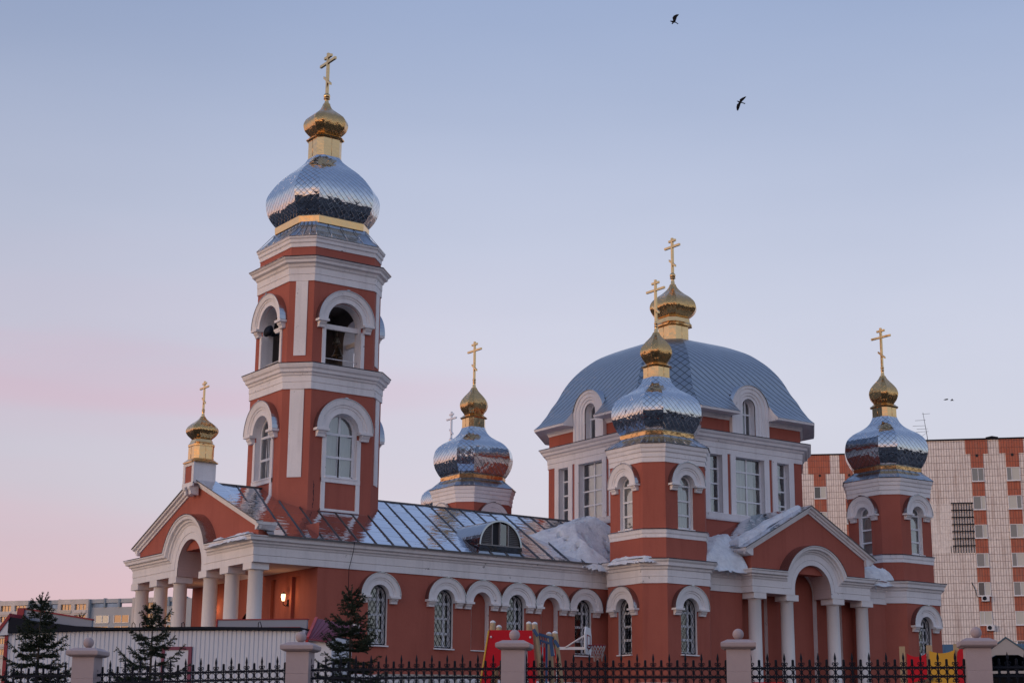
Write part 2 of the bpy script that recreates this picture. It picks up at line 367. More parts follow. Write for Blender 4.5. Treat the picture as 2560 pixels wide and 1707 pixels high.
def window(parent, F, u, hw, z0, zs, arch=True, depth=.30, mull=(0.0,), trans=(), frame_w=.05, r1=None, proj=.24, corb=.28, gril=False, curtain=None,
           glass=None, trim=None, fd=.0, extra=None, cutoff=None, fan=False):
    g = G(); reveal(g, F, u, hw, z0, zs, arch, depth + .10, v0=.003)
    if r1:
        archivolt(g, F, u, hw, r1, zs, proj)
        if corb: corbels(g, F, u, hw + .02, r1, zs, proj, corb)
    g.fbox(F, u - hw - .04, u + hw + .04, -.02, .10, z0 - .06, z0 - .012)
    if trim:
        for (a, b, c, d, t) in trim: g.fbox(F, a, b, -.01, t, c, d)
    o = g.build('window', WHITE, parent)
    if r1: cap_flash(F, u, r1, zs, proj, o)
    g = G(); v = -depth
    ol = outline(u, hw - frame_w / 2, z0 + frame_w / 2, zs, arch); ol.append(ol[0])
    for (a, b), (c, e) in zip(ol[:-1], ol[1:]): bar(g, F, a, b, c, e, frame_w, v - .03, v + .03)
    top = zs + (hw if arch else 0)
    for mu, ztop in [(x if isinstance(x, tuple) else (x, None)) for x in mull]:
        tt = ztop if ztop else (zs + math.sqrt(max(0, hw * hw - mu * mu)) if arch else zs)
        g.fbox(F, u + mu - frame_w * .5, u + mu + frame_w * .5, v - .028, v + .034, z0 + .02, tt)
    for tz in trans:
        wv = hw if tz <= zs else math.sqrt(max(0, hw * hw - (tz - zs) ** 2))
        g.fbox(F, u - wv, u + wv, v - .026, v + .038, tz - frame_w * .5, tz + frame_w * .5)
    g.build('frame', FRAME, o)
    g = G(); fillshape(g, F, u, hw, z0, zs, arch, v); g.build('pane', glass or GLASS, o)
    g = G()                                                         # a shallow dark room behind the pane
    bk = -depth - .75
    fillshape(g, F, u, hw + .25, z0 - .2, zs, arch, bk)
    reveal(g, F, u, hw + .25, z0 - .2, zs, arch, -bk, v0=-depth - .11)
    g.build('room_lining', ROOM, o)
    if curtain:
        c0, c1_, dv = curtain; g = G(); n = 14
        a0, a1 = u + c0 * hw, u + c1_ * hw
        zt = zs + (hw * .95 if arch else -.02)
        for k in range(n):
            x0 = a0 + (a1 - a0) * k / n; x1 = a0 + (a1 - a0) * (k + 1) / n
            y0 = v - dv - .02 * (k % 2); y1 = v - dv - .02 * ((k + 1) % 2)
            def tp(x): return min(zt, zs + math.sqrt(max(0, hw * hw - (x - u) ** 2)) + .02) if arch else zt
            g.face([F(x0, y0, z0), F(x1, y1, z0), F(x1, y1, tp(x1)), F(x0, y0, tp(x0))])
        g.build('curtain', CURT, o)
    if gril: grille(F, u, hw, z0, zs, -.12, o)
    return o
def niche(parent, F, u, hw, z0, zs, d, r1=None, proj=.24, arch=True, corb=.28):
    g = G()
    ol = outline(u, hw, z0, zs, arch)
    for (a, b), (c, e) in zip(ol[:-1], ol[1:]): g.face([F(a, .003, b), F(c, .003, e), F(c, -d, e), F(a, -d, b)], 0)
    g.face([F(u - hw, 0, z0), F(u + hw, 0, z0), F(u + hw, -d, z0), F(u - hw, -d, z0)], 0)
    fillshape(g, F, u, hw, z0, zs, arch, -d + .002, 1)
    if r1:
        archivolt(g, F, u, hw, r1, zs, proj)
        if corb: corbels(g, F, u, hw + .02, r1, zs, proj, corb)
    g.fbox(F, u - hw - .03, u + hw + .03, -.02, .07, z0 - .05, z0 - .012)
    o = g.build('niche', [WHITE, RED], parent)
    if r1: cap_flash(F, u, r1, zs, proj, o)
    return o
def octring(c, h, a, z):
    x, y = c
    return [(x - a, y - h, z), (x + a, y - h, z), (x + h, y - a, z), (x + h, y + a, z), (x + a, y + h, z), (x - a, y + h, z), (x - h, y + a, z), (x - h, y - a, z)]
def octloft(g, c, prof, a_of, mi=0, capa=False, capb=False):
    g.loft([octring(c, h, a_of(h), z) for h, z in prof], True, mi, False, capa, capb)
def catmull(pts, sub=5):
    P = [pts[0]] + list(pts) + [pts[-1]]; o = []
    for i in range(1, len(P) - 2):
        for k in range(sub):
            t = k / sub; p0, p1, p2, p3 = P[i - 1], P[i], P[i + 1], P[i + 2]
            o.append(tuple(.5 * ((2 * p1[d]) + (-p0[d] + p2[d]) * t + (2 * p0[d] - 5 * p1[d] + 4 * p2[d] - p3[d]) * t * t + (-p0[d] + 3 * p1[d] - 3 * p2[d] + p3[d]) * t ** 3) for d in (0, 1)))
    o.append(tuple(pts[-1])); return o
def facet_dome(g, c, prof, ratio, sub=4):
    """chamfered-square dome: eight smooth gores with crisp arrises; UV in metres"""
    pr = catmull(prof, sub)
    vs = [0]
    for (h0, z0), (h1, z1) in zip(pr[:-1], pr[1:]): vs.append(vs[-1] + math.hypot(h1 - h0, z1 - z0))
    for k in range(8):
        V = []; UV = []
        flip = -1 if k in (6, 2) else 1
        for (h, z), vv in zip(pr, vs):
            r = octring(c, h, h * ratio, z); A, B = Vector(r[k]), Vector(r[(k + 1) % 8]); l = (B - A).length
            # three columns per gore keep the gore flat across
            V += [A, B]; UV += [(-l / 2 * flip, vv), (l / 2 * flip, vv)]
        F_ = []; U_ = []
        for i in range(len(pr) - 1):
            f = (2 * i, 2 * i + 1, 2 * i + 3, 2 * i + 2); F_.append(f); U_.append([UV[x] for x in f])
        g.mesh(V, F_, k % 2, True, U_)

# ------------------------------------------------------------------ ground
m = Mat('winter_ground'); o_ = m.co(); m.base(m.mix(m.ramp(m.noise(o_, .05, 5, .6), [(.42, 0.0), (.62, 1.0)]), (.045, .045, .048), (.15, .15, .155)), .95, 0, .05); m.bump(m.noise(o_, 2, 4), .05, .6)
g = G()
xs = [-900, -200, -60, -20, 0, 20, 40, 60, 90, 200, 900]; ys = [-900, -200, -60, -20, 0, 8, 14, 30, 60, 90, 200, 900]
def gz(x, y):
    t = (x * .557 + y * .795)
    return -1.6 if t < 8 else (-1.6 + (t - 8) / 10 * .9 if t < 18 else -.7)
V = [(x, y, gz(x, y)) for y in ys for x in xs]; nx = len(xs)
g.mesh(V, [(j * nx + i, j * nx + i + 1, (j + 1) * nx + i + 1, (j + 1) * nx + i) for j in range(len(ys) - 1) for i in range(nx - 1)])
tag(g.build('ground', m.m), kind='structure')
# a dark far-off belt of trees round the town, mirrored low in the domes
m = Mat('far_wood'); m.base(m.mix(m.noise(m.co(), .2, 3), (.030, .030, .032), (.055, .052, .050)), .9)
g = G(); rnd = random.Random(3)
for k in range(330):
    a = R(rnd.uniform(118, 352)); d = rnd.uniform(170, 260); hh = rnd.uniform(7, 13); r_ = rnd.uniform(4, 8)
    x, y = d * math.cos(a), d * math.sin(a)
    g.lathe((x, y, -.7), [(r_ * .5, 0), (r_, hh * .3), (r_ * .85, hh * .65), (r_ * .4, hh * .92), (.2, hh)], 7, sm=False)
tag(g.build('far_wood', m.m), 'dark far-off belt of bare trees lying beyond the street', 'wood', kind='stuff')

# ================================================================== THE CHURCH
YC = 62.0; XD = 53.307; SP = 7.131; XB = 33.35; PX = 27.99; PW = 5.589; YN = YC - PW; GROUND = -0.7
church = empty('church', (46, YC, GROUND), 'red and white church with a bell tower, silver onion domes and gold cupolas', 'church')
S_, W_, E_, N_ = (0, -1), (-1, 0), (1, 0), (0, 1)
DIRS = {'S': S_, 'W': W_, 'E': E_, 'N': N_}
def ff(c, h, d): n = DIRS[d]; return facet((c[0] + n[0] * h, c[1] + n[1] * h), n)
def diagface(g, c, h, a, z0, z1, skip=()):
    A, B = octring(c, h, a, z0), octring(c, h, a, z1)
    for k in (1, 3, 5, 7): g.face([A[k], A[(k + 1) % 8], B[(k + 1) % 8], B[k]])
def cross(parent, c, z0, z1, zmain, wmain, zlow, wlow, ztop, wtop, t=.095, mat=None):
    x, y = c; g = G(); h = t / 2
    g.box(x - h, x + h, y - h, y + h, z0, z1)
    g.box(x - h * .9, x + h * .9, y - wmain / 2, y + wmain / 2, zmain - h, zmain + h)
    g.box(x - h * .9, x + h * .9, y - wtop / 2, y + wtop / 2, ztop - h, ztop + h)
    s = .16 * wlow / .4
    g.prism([(x - h * .9, y - wlow / 2, zlow + s - h), (x - h * .9, y + wlow / 2 * -1, zlow - s - h), (x - h * .9, y - wlow / 2, zlow - s + h)], (0, 0, 0)) if False else None
    g.prism([(x - h * .9, y - wlow / 2, zlow - s - h), (x - h * .9, y + wlow / 2, zlow + s - h), (x - h * .9, y + wlow / 2, zlow + s + h), (x - h * .9, y - wlow / 2, zlow - s + h)], (t * .9, 0, 0))
    return g.build('cross', mat or GOLDP, parent)
def cupola(parent, c, neck, collar, onion, fin, cr, ratio=.63):
    g = G(); facet_dome(g, c, [(h, z) for h, z in onion], ratio, 5)
    o = g.build('gold_cupola', [GOLD, GOLD2], parent)
    (h, za, zb) = neck; g = G(); octloft(g, c, [(h, za), (h, zb)], lambda q: q * ratio)
    for k in range(8):                                              # standing seams on the neck sheets
        A, B = octring(c, h + .004, h * ratio + .002, za), octring(c, h + .004, h * ratio + .002, zb)
        a0, a1, b0, b1 = Vector(A[k]), Vector(A[(k + 1) % 8]), Vector(B[k]), Vector(B[(k + 1) % 8])
        for t in (.5,) if k % 2 == 0 else ():
            g.tube([a0.lerp(a1, t), b0.lerp(b1, t)], .007, 5)
    octloft(g, c, [(h + .01, za), (h + .012, za + .06), (h, za + .07)], lambda q: q * ratio)
    g.build('neck', GOLDP, o)
    g = G(); octloft(g, c, collar, lambda q: q * ratio, capb=True); g.build('collar', GOLDP, o)
    zb, zn, zball, rb = fin; r0 = onion[-1][0]
    g = G(); g.lathe((c[0], c[1], 0), [(r0 * 1.05, zb - .03), (r0 * .85, zb + .06), (r0 * .62, zn - .06), (r0 * .62, zn), (rb * .95, zn + .02), (rb * .95, zn + .06), (rb * .7, zn + .08)] +
                             [(max(.01, rb * math.sin(R(a))), zball - rb * math.cos(R(a))) for a in range(35, 181, 18)], 20)
    g.build('finial', GOLDP, o)
    if cr: cross(parent, c, *cr)
    return o

# ------------------------------------------------------------------ bell tower
BC = (XB, YC)
ab = lambda h: 1.455 + (h - 2.233) * .43
g = G()
for d in 'SWEN':
    F = ff(BC, 2.335, d); wall(g, F, -1.465, 1.465, 7.6, 14.6, [(0, .71, 10.97, 12.9, True)])
    F = ff(BC, 2.20, d); wall(g, F, -1.44, 1.44, 15.5, 19.3, [(0, .83, 15.56, 17.47, True)])
diagface(g, BC, 2.335, 1.465, 7.6, 14.6); diagface(g, BC, 2.20, 1.44, 15.5, 19.3)
octloft(g, BC, [(2.17, 20.0), (2.17, 20.75)], ab)
g.build('wall', RED, church)
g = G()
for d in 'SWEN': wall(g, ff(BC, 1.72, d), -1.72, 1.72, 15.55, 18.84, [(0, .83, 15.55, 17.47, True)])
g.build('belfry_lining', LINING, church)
F = ff(BC, 2.335, 'S'); g = G(); rc = random.Random(2); zc_ = 10.75; xc_ = -1.24
while zc_ > 9.75:
    l = rc.uniform(.05, .13); xn = xc_ + rc.uniform(-.035, .03); bar(g, F, xc_, zc_, xn, zc_ - l, rc.uniform(.012, .05), -.004, .004); zc_ -= l; xc_ = xn
g.build('plaster_crack', ROOM, church)
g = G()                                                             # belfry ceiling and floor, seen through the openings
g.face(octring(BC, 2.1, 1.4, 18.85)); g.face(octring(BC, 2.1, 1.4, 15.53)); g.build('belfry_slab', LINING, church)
g = G()
octloft(g, BC, [(2.30, 14.50), (2.375, 14.50), (2.375, 14.77), (2.36, 14.78), (2.39, 14.80), (2.39, 15.04), (2.44, 15.07), (2.46, 15.15), (2.54, 15.19), (2.56, 15.30), (2.63, 15.36), (2.684, 15.49), (2.684, 15.515)], ab); g.build('cornice', WHITE, church)
g = G()
octloft(g, BC, [(2.15, 19.11), (2.24, 19.11), (2.24, 19.38), (2.225, 19.39), (2.255, 19.41), (2.255, 19.67), (2.31, 19.72), (2.34, 19.82), (2.46, 19.87), (2.48, 19.97), (2.55, 20.02), (2.586, 20.07)], ab); g.build('cornice', WHITE, church)
g = G()
octloft(g, BC, [(2.15, 20.60), (2.20, 20.60), (2.21, 20.76), (2.26, 20.80), (2.27, 20.92), (2.32, 20.97), (2.33, 21.03)], ab); g.build('cornice', WHITE, church)
g = G()
octloft(g, BC, [(2.70, 15.52), (2.71, 15.55), (2.15, 15.60)], ab); g.build('flashing', FLASH, church); g = G(); octloft(g, BC, [(2.60, 20.08), (2.61, 20.11), (2.12, 20.20)], ab)
g.build('flashing', FLASH, church)
for k in (1, 3, 5, 7):                                              # pale strips on the chamfers
    g = G()
    for h, a, z0, z1 in ((2.335, 1.465, 10.87, 14.5), (2.20, 1.44, 15.93, 19.11)):
        A = octring(BC, h, a, z0); p, q = Vector(A[k]), Vector(A[(k + 1) % 8]); d = (q - p).normalized(); nrm = Vector((d.y, -d.x, 0)); l = (q - p).length
        P0 = p + d * (l * .27); P1 = p + d * (l * .75)
        g.prism([P0 - nrm * .02, P1 - nrm * .02, P1 - nrm * .02 + Vector((0, 0, z1 - z0)), P0 - nrm * .02 + Vector((0, 0, z1 - z0))], nrm * .05)
    g.build('pilaster_strip', WHITE, church)
for d in 'SWEN':
    F = ff(BC, 2.335, d)
    window(church, F, 0, .71, 10.97, 12.9, True, .22, mull=((-.02, 12.77), (0.0, None)), trans=(11.82, 12.77), frame_w=.10, r1=1.30, proj=.30, corb=.34,
           curtain=(-.95, .95, .22), trim=[(-.90, -.715, 9.58, 12.6, .05), (.715, .90, 9.58, 12.6, .05), (-.90, .90, 10.74, 10.93, .07), (-.90, .90, 9.56, 9.66, .055)])
    F = ff(BC, 2.20, d); g = G(); reveal(g, F, 0, .83, 15.56, 17.47, True, .50, v0=.003); archivolt(g, F, 0, .83, 1.31, 17.5, .30); corbels(g, F, 0, .85, 1.31, 17.5, .30, .34)
    for sg in (-1, 1): g.fbox(F, min(sg * .835, sg * 1.0), max(sg * .835, sg * 1.0), -.01, .05, 15.6, 17.2)
    o = g.build('belfry_opening', WHITE, church); cap_flash(F, 0, 1.31, 17.5, .30, o)
    g = G(); g.fbox(F, -.83, .83, -.34, -.22, 17.22, 17.42); g.tube([F(-.83, -.2, 15.95), F(.83, -.2, 15.95)], .02, 6)
    g.build('bell_beam', COLM, o)
g = G(); octloft(g, BC, [(2.34, 21.035), (2.345, 21.06), (2.05, 21.35), (1.74, 21.70), (1.66, 21.88)], ab)
for k in range(8):
    A, B = octring(BC, 2.345, ab(2.345), 21.065), octring(BC, 1.68, ab(1.68), 21.865)
    for t in (0, .25, .5, .75):
        g.tube([Vector(A[k]).lerp(Vector(A[(k + 1) % 8]), t), Vector(B[k]).lerp(Vector(B[(k + 1) % 8]), t)], .014, 5)
skirt = g.build('skirt_roof', FLASH, church)
g = G(); facet_dome(g, BC, [(1.66, 22.12), (1.88, 22.43), (2.03, 22.78), (2.094, 23.24), (2.05, 23.55), (1.915, 23.83), (1.69, 24.18), (1.384, 24.53), (.99, 24.89), (.73, 25.16), (.60, 25.40)], .63, 5)
bd = g.build('silver_dome', [SILVER, SILVER2], church)
g = G(); octloft(g, BC, [(1.62, 21.84), (1.71, 21.86), (1.73, 22.15), (1.64, 22.17)], lambda q: q * .63); g.build('gold_band', GOLDP, bd)
cupola(church, BC, (.615, 25.30, 26.22), [(.615, 26.16), (.70, 26.20), (.715, 26.24), (.64, 26.30), (.60, 26.36), (.56, 26.40)],
       [(.54, 26.38), (.654, 26.49), (.782, 26.68), (.832, 26.96), (.75, 27.20), (.60, 27.36), (.42, 27.52), (.25, 27.68), (.165, 27.84), (.135, 27.96)], (27.92, 28.16, 28.33, .15),
       (28.42, 30.38, 29.94, 1.36, 29.07, .60, 30.20, .62, .115))
# bells, hung in the belfry
def bell(x, y, z, r):
    g = G(); g.lathe((x, y, z), [(r * .96, 0), (r, .03), (r * .8, r * .45), (r * .62, r * 1.0), (r * .52, r * 1.4), (r * .3, r * 1.62), (.03, r * 1.66)], 20)
    g.tube([(x, y, z + r * 1.6), (x, y, 17.3)], .03, 6); g.lathe((x, y, z - .08), [(.01, 0), (.06, .03), (.06, .1), (.02, .2)], 8)
    return g
m = Mat('bell_bronze'); m.base((.10, .075, .05), .4, .8); BRONZE = m.m
tag(bell(33.35, 60.35, 16.72, .17).build('church_bell', BRONZE), 'small dark bronze bell hanging in the south opening of the bell tower', 'bell')
tag(bell(34.1, 61.6, 16.5, .24).build('church_bell', BRONZE), 'larger dark bell deeper inside the belfry, behind the small bell', 'bell')
g = G(); F = ff(BC, 2.2, 'W')
g.tube([F(.83, -.25, 17.05), F(.35, .1, 17.0)], .035, 6)
g.lathe((0, 0, 0), [(.05, 0), (.1, .1), (.13, .22), (.24, .42), (.27, .44)], 14)
vv = len(g.v) - 14 * 5
ax = Matrix.Translation(F(.36, .02, 17.0)) @ Matrix.Rotation(R(-75), 4, 'Y') @ Matrix.Rotation(R(20), 4, 'X')
for i in range(vv, len(g.v)): g.v[i] = tuple(ax @ Vector(g.v[i]))
tag(g.build('horn_loudspeaker', IRON), 'dark horn loudspeaker fixed in the west opening of the belfry', 'loudspeaker')

# ------------------------------------------------------------------ small corner towers
at = lambda h: 1.151 + (h - 1.896) * .5
def tower(c, k, low, up):
    """k scales the upper storey; low / up: facades that carry windows"""
    aw = lambda h: at(h / k) * k
    g = G()
    for d in 'SWEN':
        wall(g, ff(c, 1.86, d), -1.133, 1.133, GROUND, 7.1, [(0, .43, 4.13, 5.97, True)] if d in low else [])
        wall(g, ff(c, 1.75 * k, d), -aw(1.75 * k), aw(1.75 * k), 9.1, 12.2, [(0, .41 * k, 9.27, 11.12, True)] if d in up else [])
    diagface(g, c, 1.86, 1.133, GROUND, 7.1); diagface(g, c, 1.75 * k, aw(1.75 * k), 9.1, 12.2)
    octloft(g, c, [(1.77 * k, 7.8), (1.77 * k, 8.95)], aw)
    g.build('wall', RED, church)
    g = G(); octloft(g, c, [(1.84, 6.96), (1.90, 6.96), (1.90, 7.22), (1.885, 7.23), (1.91, 7.25), (1.91, 7.50), (1.96, 7.54), (1.98, 7.63), (2.07, 7.67), (2.09, 7.80), (2.15, 7.86), (2.18, 7.925)], at); g.build('cornice', WHITE, church)
    g = G(); octloft(g, c, [(1.70 * k, 8.85), (1.79 * k, 8.85), (1.79 * k, 8.99), (1.82 * k, 9.04), (1.83 * k, 9.14), (1.85 * k, 9.18)], aw); g.build('cornice', WHITE, church)
    g = G(); octloft(g, c, [(1.70 * k, 12.0), (1.785 * k, 12.0), (1.785 * k, 12.19), (1.77 * k, 12.20), (1.81 * k, 12.22), (1.81 * k, 12.40), (1.85 * k, 12.44), (1.86 * k, 12.57), (1.90 * k, 12.62), (1.925 * k, 12.76)], aw); g.build('cornice', WHITE, church)
    g = G(); octloft(g, c, [(2.19, 7.93), (2.20, 7.955), (1.72 * k, 8.05)], at); g.build('flashing', FLASH, church); g = G(); octloft(g, c, [(1.86 * k, 9.19), (1.87 * k, 9.215), (1.70 * k, 9.26)], aw); g.build('flashing', FLASH, church)
    g = G(); octloft(g, c, [(1.84, GROUND), (1.98, GROUND), (1.98, 2.86), (1.86, 2.96)], at); g.build('plinth', WHITE, church)
    g = G(); octloft(g, c, [(1.94 * k, 12.765), (1.945 * k, 12.79), (1.66, 12.98), (1.44, 13.14), (1.345, 13.27)], lambda h: h * .62)
    for j in range(8):
        A, B = octring(c, 1.945 * k, 1.945 * k * .62, 12.795), octring(c, 1.36, 1.36 * .62, 13.26)
        for t in (0, .25, .5, .75): g.tube([Vector(A[j]).lerp(Vector(A[(j + 1) % 8]), t), Vector(B[j]).lerp(Vector(B[(j + 1) % 8]), t)], .011, 4)
    g.build('skirt_roof', FLASH, church)
    g = G(); facet_dome(g, c, [(1.31, 13.39), (1.42, 13.52), (1.53, 13.72), (1.625, 13.96), (1.68, 14.29), (1.655, 14.6), (1.56, 14.87), (1.33, 15.12), (1.035, 15.31), (.78, 15.50), (.60, 15.73), (.50, 15.98)], .63, 5)
    dm = g.build('silver_dome', [SILVER, SILVER2], church)
    g = G(); octloft(g, c, [(1.30, 13.24), (1.36, 13.25), (1.38, 13.41), (1.30, 13.43)], lambda q: q * .63); g.build('gold_band', GOLDP, dm)
    cupola(church, c, (.49, 15.95, 16.47), [(.49, 16.43), (.57, 16.46), (.58, 16.49), (.50, 16.55), (.46, 16.60), (.40, 16.64)],
           [(.39, 16.62), (.45, 16.74), (.555, 16.92), (.60, 17.16), (.545, 17.38), (.43, 17.57), (.29, 17.75), (.18, 17.90), (.115, 18.05)], (18.02, 18.30, 18.46, .09), (18.52, 20.45, 19.98, 1.22, 19.10, .42, 20.30, .48))
    for d in 'SWEN':
        if d in low: window(church, ff(c, 1.86, d), 0, .43, 4.13, 5.97, True, .27, mull=(.14,), trans=(4.72, 5.27, 5.82), frame_w=.095, r1=.91, proj=.25, gril=True, glass=GLASSD)
        if d in up: window(church, ff(c, 1.75 * k, d), 0, .41 * k, 9.27, 11.12, True, .19, mull=(), trans=(9.85, 10.45, 11.08), frame_w=.075, r1=.91 * min(1, k + .03), proj=.25, curtain=(-1, 1, .10))
SW, SE, NW, NE = (XD - SP, YC - SP), (XD + SP, YC - SP), (XD - SP, YC + SP), (XD + SP, YC + SP)
tower(SW, 1.0, 'SW', 'SW'); tower(SE, .945, 'S', 'SW'); tower(NW, .945, '', 'SW'); tower(NE, .945, '', '')

# ------------------------------------------------------------------ central drum with its big dull dome
DC = (XD, YC); ad = lambda h: 3.377 + (h - 5.265) * .414
GAP = 1.17
g = G(); WINS = [(0, .90, 10.82, 13.52, False), (-2.10, .38, 10.82, 13.50, False), (2.10, .38, 10.82, 13.50, False)]
for d in 'SWEN':
    wall(g, ff(DC, 5.22, d), -3.36, 3.36, 7.5, 13.7, WINS if d in 'SW' else [])
    wall(g, ff(DC, 5.20, d), -3.35, 3.35, 14.5, 15.4, [(0, .40, 14.5, 15.4, False)] if d in 'SW' else [])
diagface(g, DC, 5.22, 3.36, 7.5, 13.7); diagface(g, DC, 5.20, 3.35, 14.5, 15.4)
g.build('wall', RED, church)
g = G(); octloft(g, DC, [(5.15, 13.58), (5.27, 13.58), (5.27, 13.78), (5.255, 13.79), (5.29, 13.81), (5.29, 14.05), (5.35, 14.09), (5.38, 14.18), (5.50, 14.22), (5.53, 14.33), (5.62, 14.38), (5.68, 14.47)], ad); g.build('cornice', WHITE, church)
g = G(); octloft(g, DC, [(5.69, 14.475), (5.70, 14.505), (5.18, 14.60)], ad); g.build('flashing', FLASH, church)
def face_runs(g, c, prof, af, gaps, only, mi=0):
    for k in range(8):
        d = {0: 'S', 2: 'E', 4: 'N', 6: 'W'}.get(k)
        pl = [(Vector(octring(c, h, af(h), z)[k]), Vector(octring(c, h, af(h), z)[(k + 1) % 8])) for h, z in prof]
        if d and d in gaps:
            for side in (0, 1):
                if ((d, side) in (('S', 0), ('W', 1))) != only: continue
                V = []
                for A, B in pl:
                    mid = (A + B) / 2; dr = (B - A).normalized()
                    V.append((A, mid - dr * GAP) if side == 0 else (mid + dr * GAP, B))
                g.loft([[a for a, b in V], [b for a, b in V]], False, mi)
                g.face([(V_[1] if side == 0 else V_[0]) for V_ in V], mi)
        elif (k == 7) == only: g.loft([[a for a, b in pl], [b for a, b in pl]], False, mi)
ae = lambda h: 3.36 + (h - 5.2) * .22
for only in (True, False):
    g = G(); face_runs(g, DC, [(5.18, 15.17), (5.24, 15.17), (5.26, 15.24), (5.33, 15.30), (5.35, 15.37), (5.90, 15.36), (5.97, 15.37), (5.99, 15.47), (5.1, 15.50)], ae, 'SW', only); g.build('cornice', WHITE, church)
prof = catmull([(6.0, 15.475), (5.72, 15.72), (5.50, 15.99), (5.27, 16.30), (5.10, 16.62), (4.87, 16.99), (4.53, 17.69), (4.10, 18.30), (3.60, 18.80), (3.05, 19.21), (2.15, 19.63), (1.57, 19.80), (.60, 20.06)], 3)
g = G(); vs = [0]
for (h0, z0), (h1, z1) in zip(prof[:-1], prof[1:]): vs.append(vs[-1] + math.hypot(h1 - h0, z1 - z0))
adm = lambda h: ae(h) if h > 5.2 else 3.36 * h / 5.2
for k in range(8):
    flip = -1 if k in (6, 2) else 1; V = []; UV = []
    for (h, z), vv in zip(prof, vs):
        r = octring(DC, h, adm(h), z); A, B = Vector(r[k]), Vector(r[(k + 1) % 8]); l = (B - A).length; mid = (A + B) / 2; dr = (B - A) / max(l, 1e-6); gp = min(GAP, l / 2 * .5)
        for u in (-l / 2, -gp, gp, l / 2): V.append(mid + dr * u); UV.append((u * flip, vv))
    F_ = []; U_ = []
    for i in range(len(prof) - 1):
        for j in range(3):
            if j == 1 and k in (0, 6) and prof[i][1] < 16.35: continue
            f = (4 * i + j, 4 * i + j + 1, 4 * i + 5 + j, 4 * i + 4 + j); F_.append(f); U_.append([UV[x] for x in f])
    g.mesh(V, F_, k % 2, True, U_)
g.build('zinc_dome', [ZINC, ZINC2], church)
cupola(church, DC, (.64, 20.0, 20.84), [(.64, 20.78), (.79, 20.82), (.80, 20.88), (.72, 21.0), (.70, 21.20), (.62, 21.26)],
       [(.60, 21.24), (.76, 21.36), (.92, 21.55), (1.0, 21.80), (.93, 22.08), (.74, 22.32), (.50, 22.52), (.30, 22.72), (.18, 22.9), (.13, 23.05)], (23.02, 23.34, 23.52, .15), (23.62, 25.49, 25.03, 1.15, 24.17, .46, 25.34, .50, .11))
for d in 'SW':
    F = ff(DC, 5.22, d); sg = 1 if d == 'S' else -1
    def tr(a, b): return (a, b, 10.80, 13.60, .06)
    window(church, F, 0, .90, 10.82, 13.52, False, .25, mull=(0.0,), trans=(11.50, 12.18, 12.86), frame_w=.07, trim=[tr(-1.21, -.90), tr(.90, 1.21), (-.91, .91, 13.50, 13.60, .06)], curtain=(-1.0, .58, .10) if d == 'S' else (-.58, 1.0, .10))
    for s in (-1, 1):
        window(church, F, s * 2.10, .38, 10.82, 13.50, False, .25, mull=(), trans=(11.50, 12.18, 12.86), frame_w=.07,
               trim=[tr(s * 2.1 - .70, s * 2.1 - .38), tr(s * 2.1 + .38, s * 2.1 + .70), (s * 2.1 - .39, s * 2.1 + .39, 13.49, 13.60, .06)], curtain=None if d == 'W' else (-1, .25, .10))
    g = G(); pr = [(-.05, 10.48), (.09, 10.48), (.12, 10.55), (.15, 10.72), (.17, 10.78), (-.05, 10.815)]
    g.loft([[F(u, v, z) for v, z in pr] for u in (-3.36, 3.36)], False); g.build('sill_band', WHITE, church)
    # dormer that breaks through the eave
    g = G(); outs = []
    for hw, zs, v in [(.40, 15.92, .06), (.58, 15.88, .06), (.60, 15.88, .10), (.74, 15.85, .10), (.76, 15.85, .14), (.97, 15.81, .14), (.99, 15.81, .18), (1.16, 15.78, .18), (1.16, 15.78, -.6)]:
        outs.append([F(a, v, b) for a, b in outline(0, hw, 14.53, zs, True)])
    g.loft(outs, False)
    dz = g.build('dormer', WHITE, church)
    window(dz, F, 0, .40, 14.58, 15.92, True, .30, mull=((0.06, None),), trans=(15.62,), frame_w=.08, curtain=(-.1, .95, .25))
    g = G(); rings = []
    for k in range(25):
        a = math.pi * (1 - k / 24); rings.append([F(r * math.cos(a), v, 15.78 + r * math.sin(a)) for r, v in ((1.165, .22), (1.20, .22), (1.20, -1.7))])
    g.loft(rings, False, 0, True)
    for s in (-1, 1): g.face([F(s * 1.18, .2, 15.78), F(s * 1.18, -1.0, 15.78), F(s * 1.18, -1.0, 15.3), F(s * 1.18, .2, 15.3)])
    g.build('dormer_roof', FLASH, dz)
    low = [(h, z) for h, z in prof if z < 16.75]
    for s in (-1, 1):
        g = G(); g.face([F(s * (GAP - .003), h - 5.22, z) for h, z in low] + [F(s * (GAP - .003), -.75, low[-1][1]), F(s * (GAP - .003), -.75, 15.46)])
        g.build('cheek', WHITE, dz)

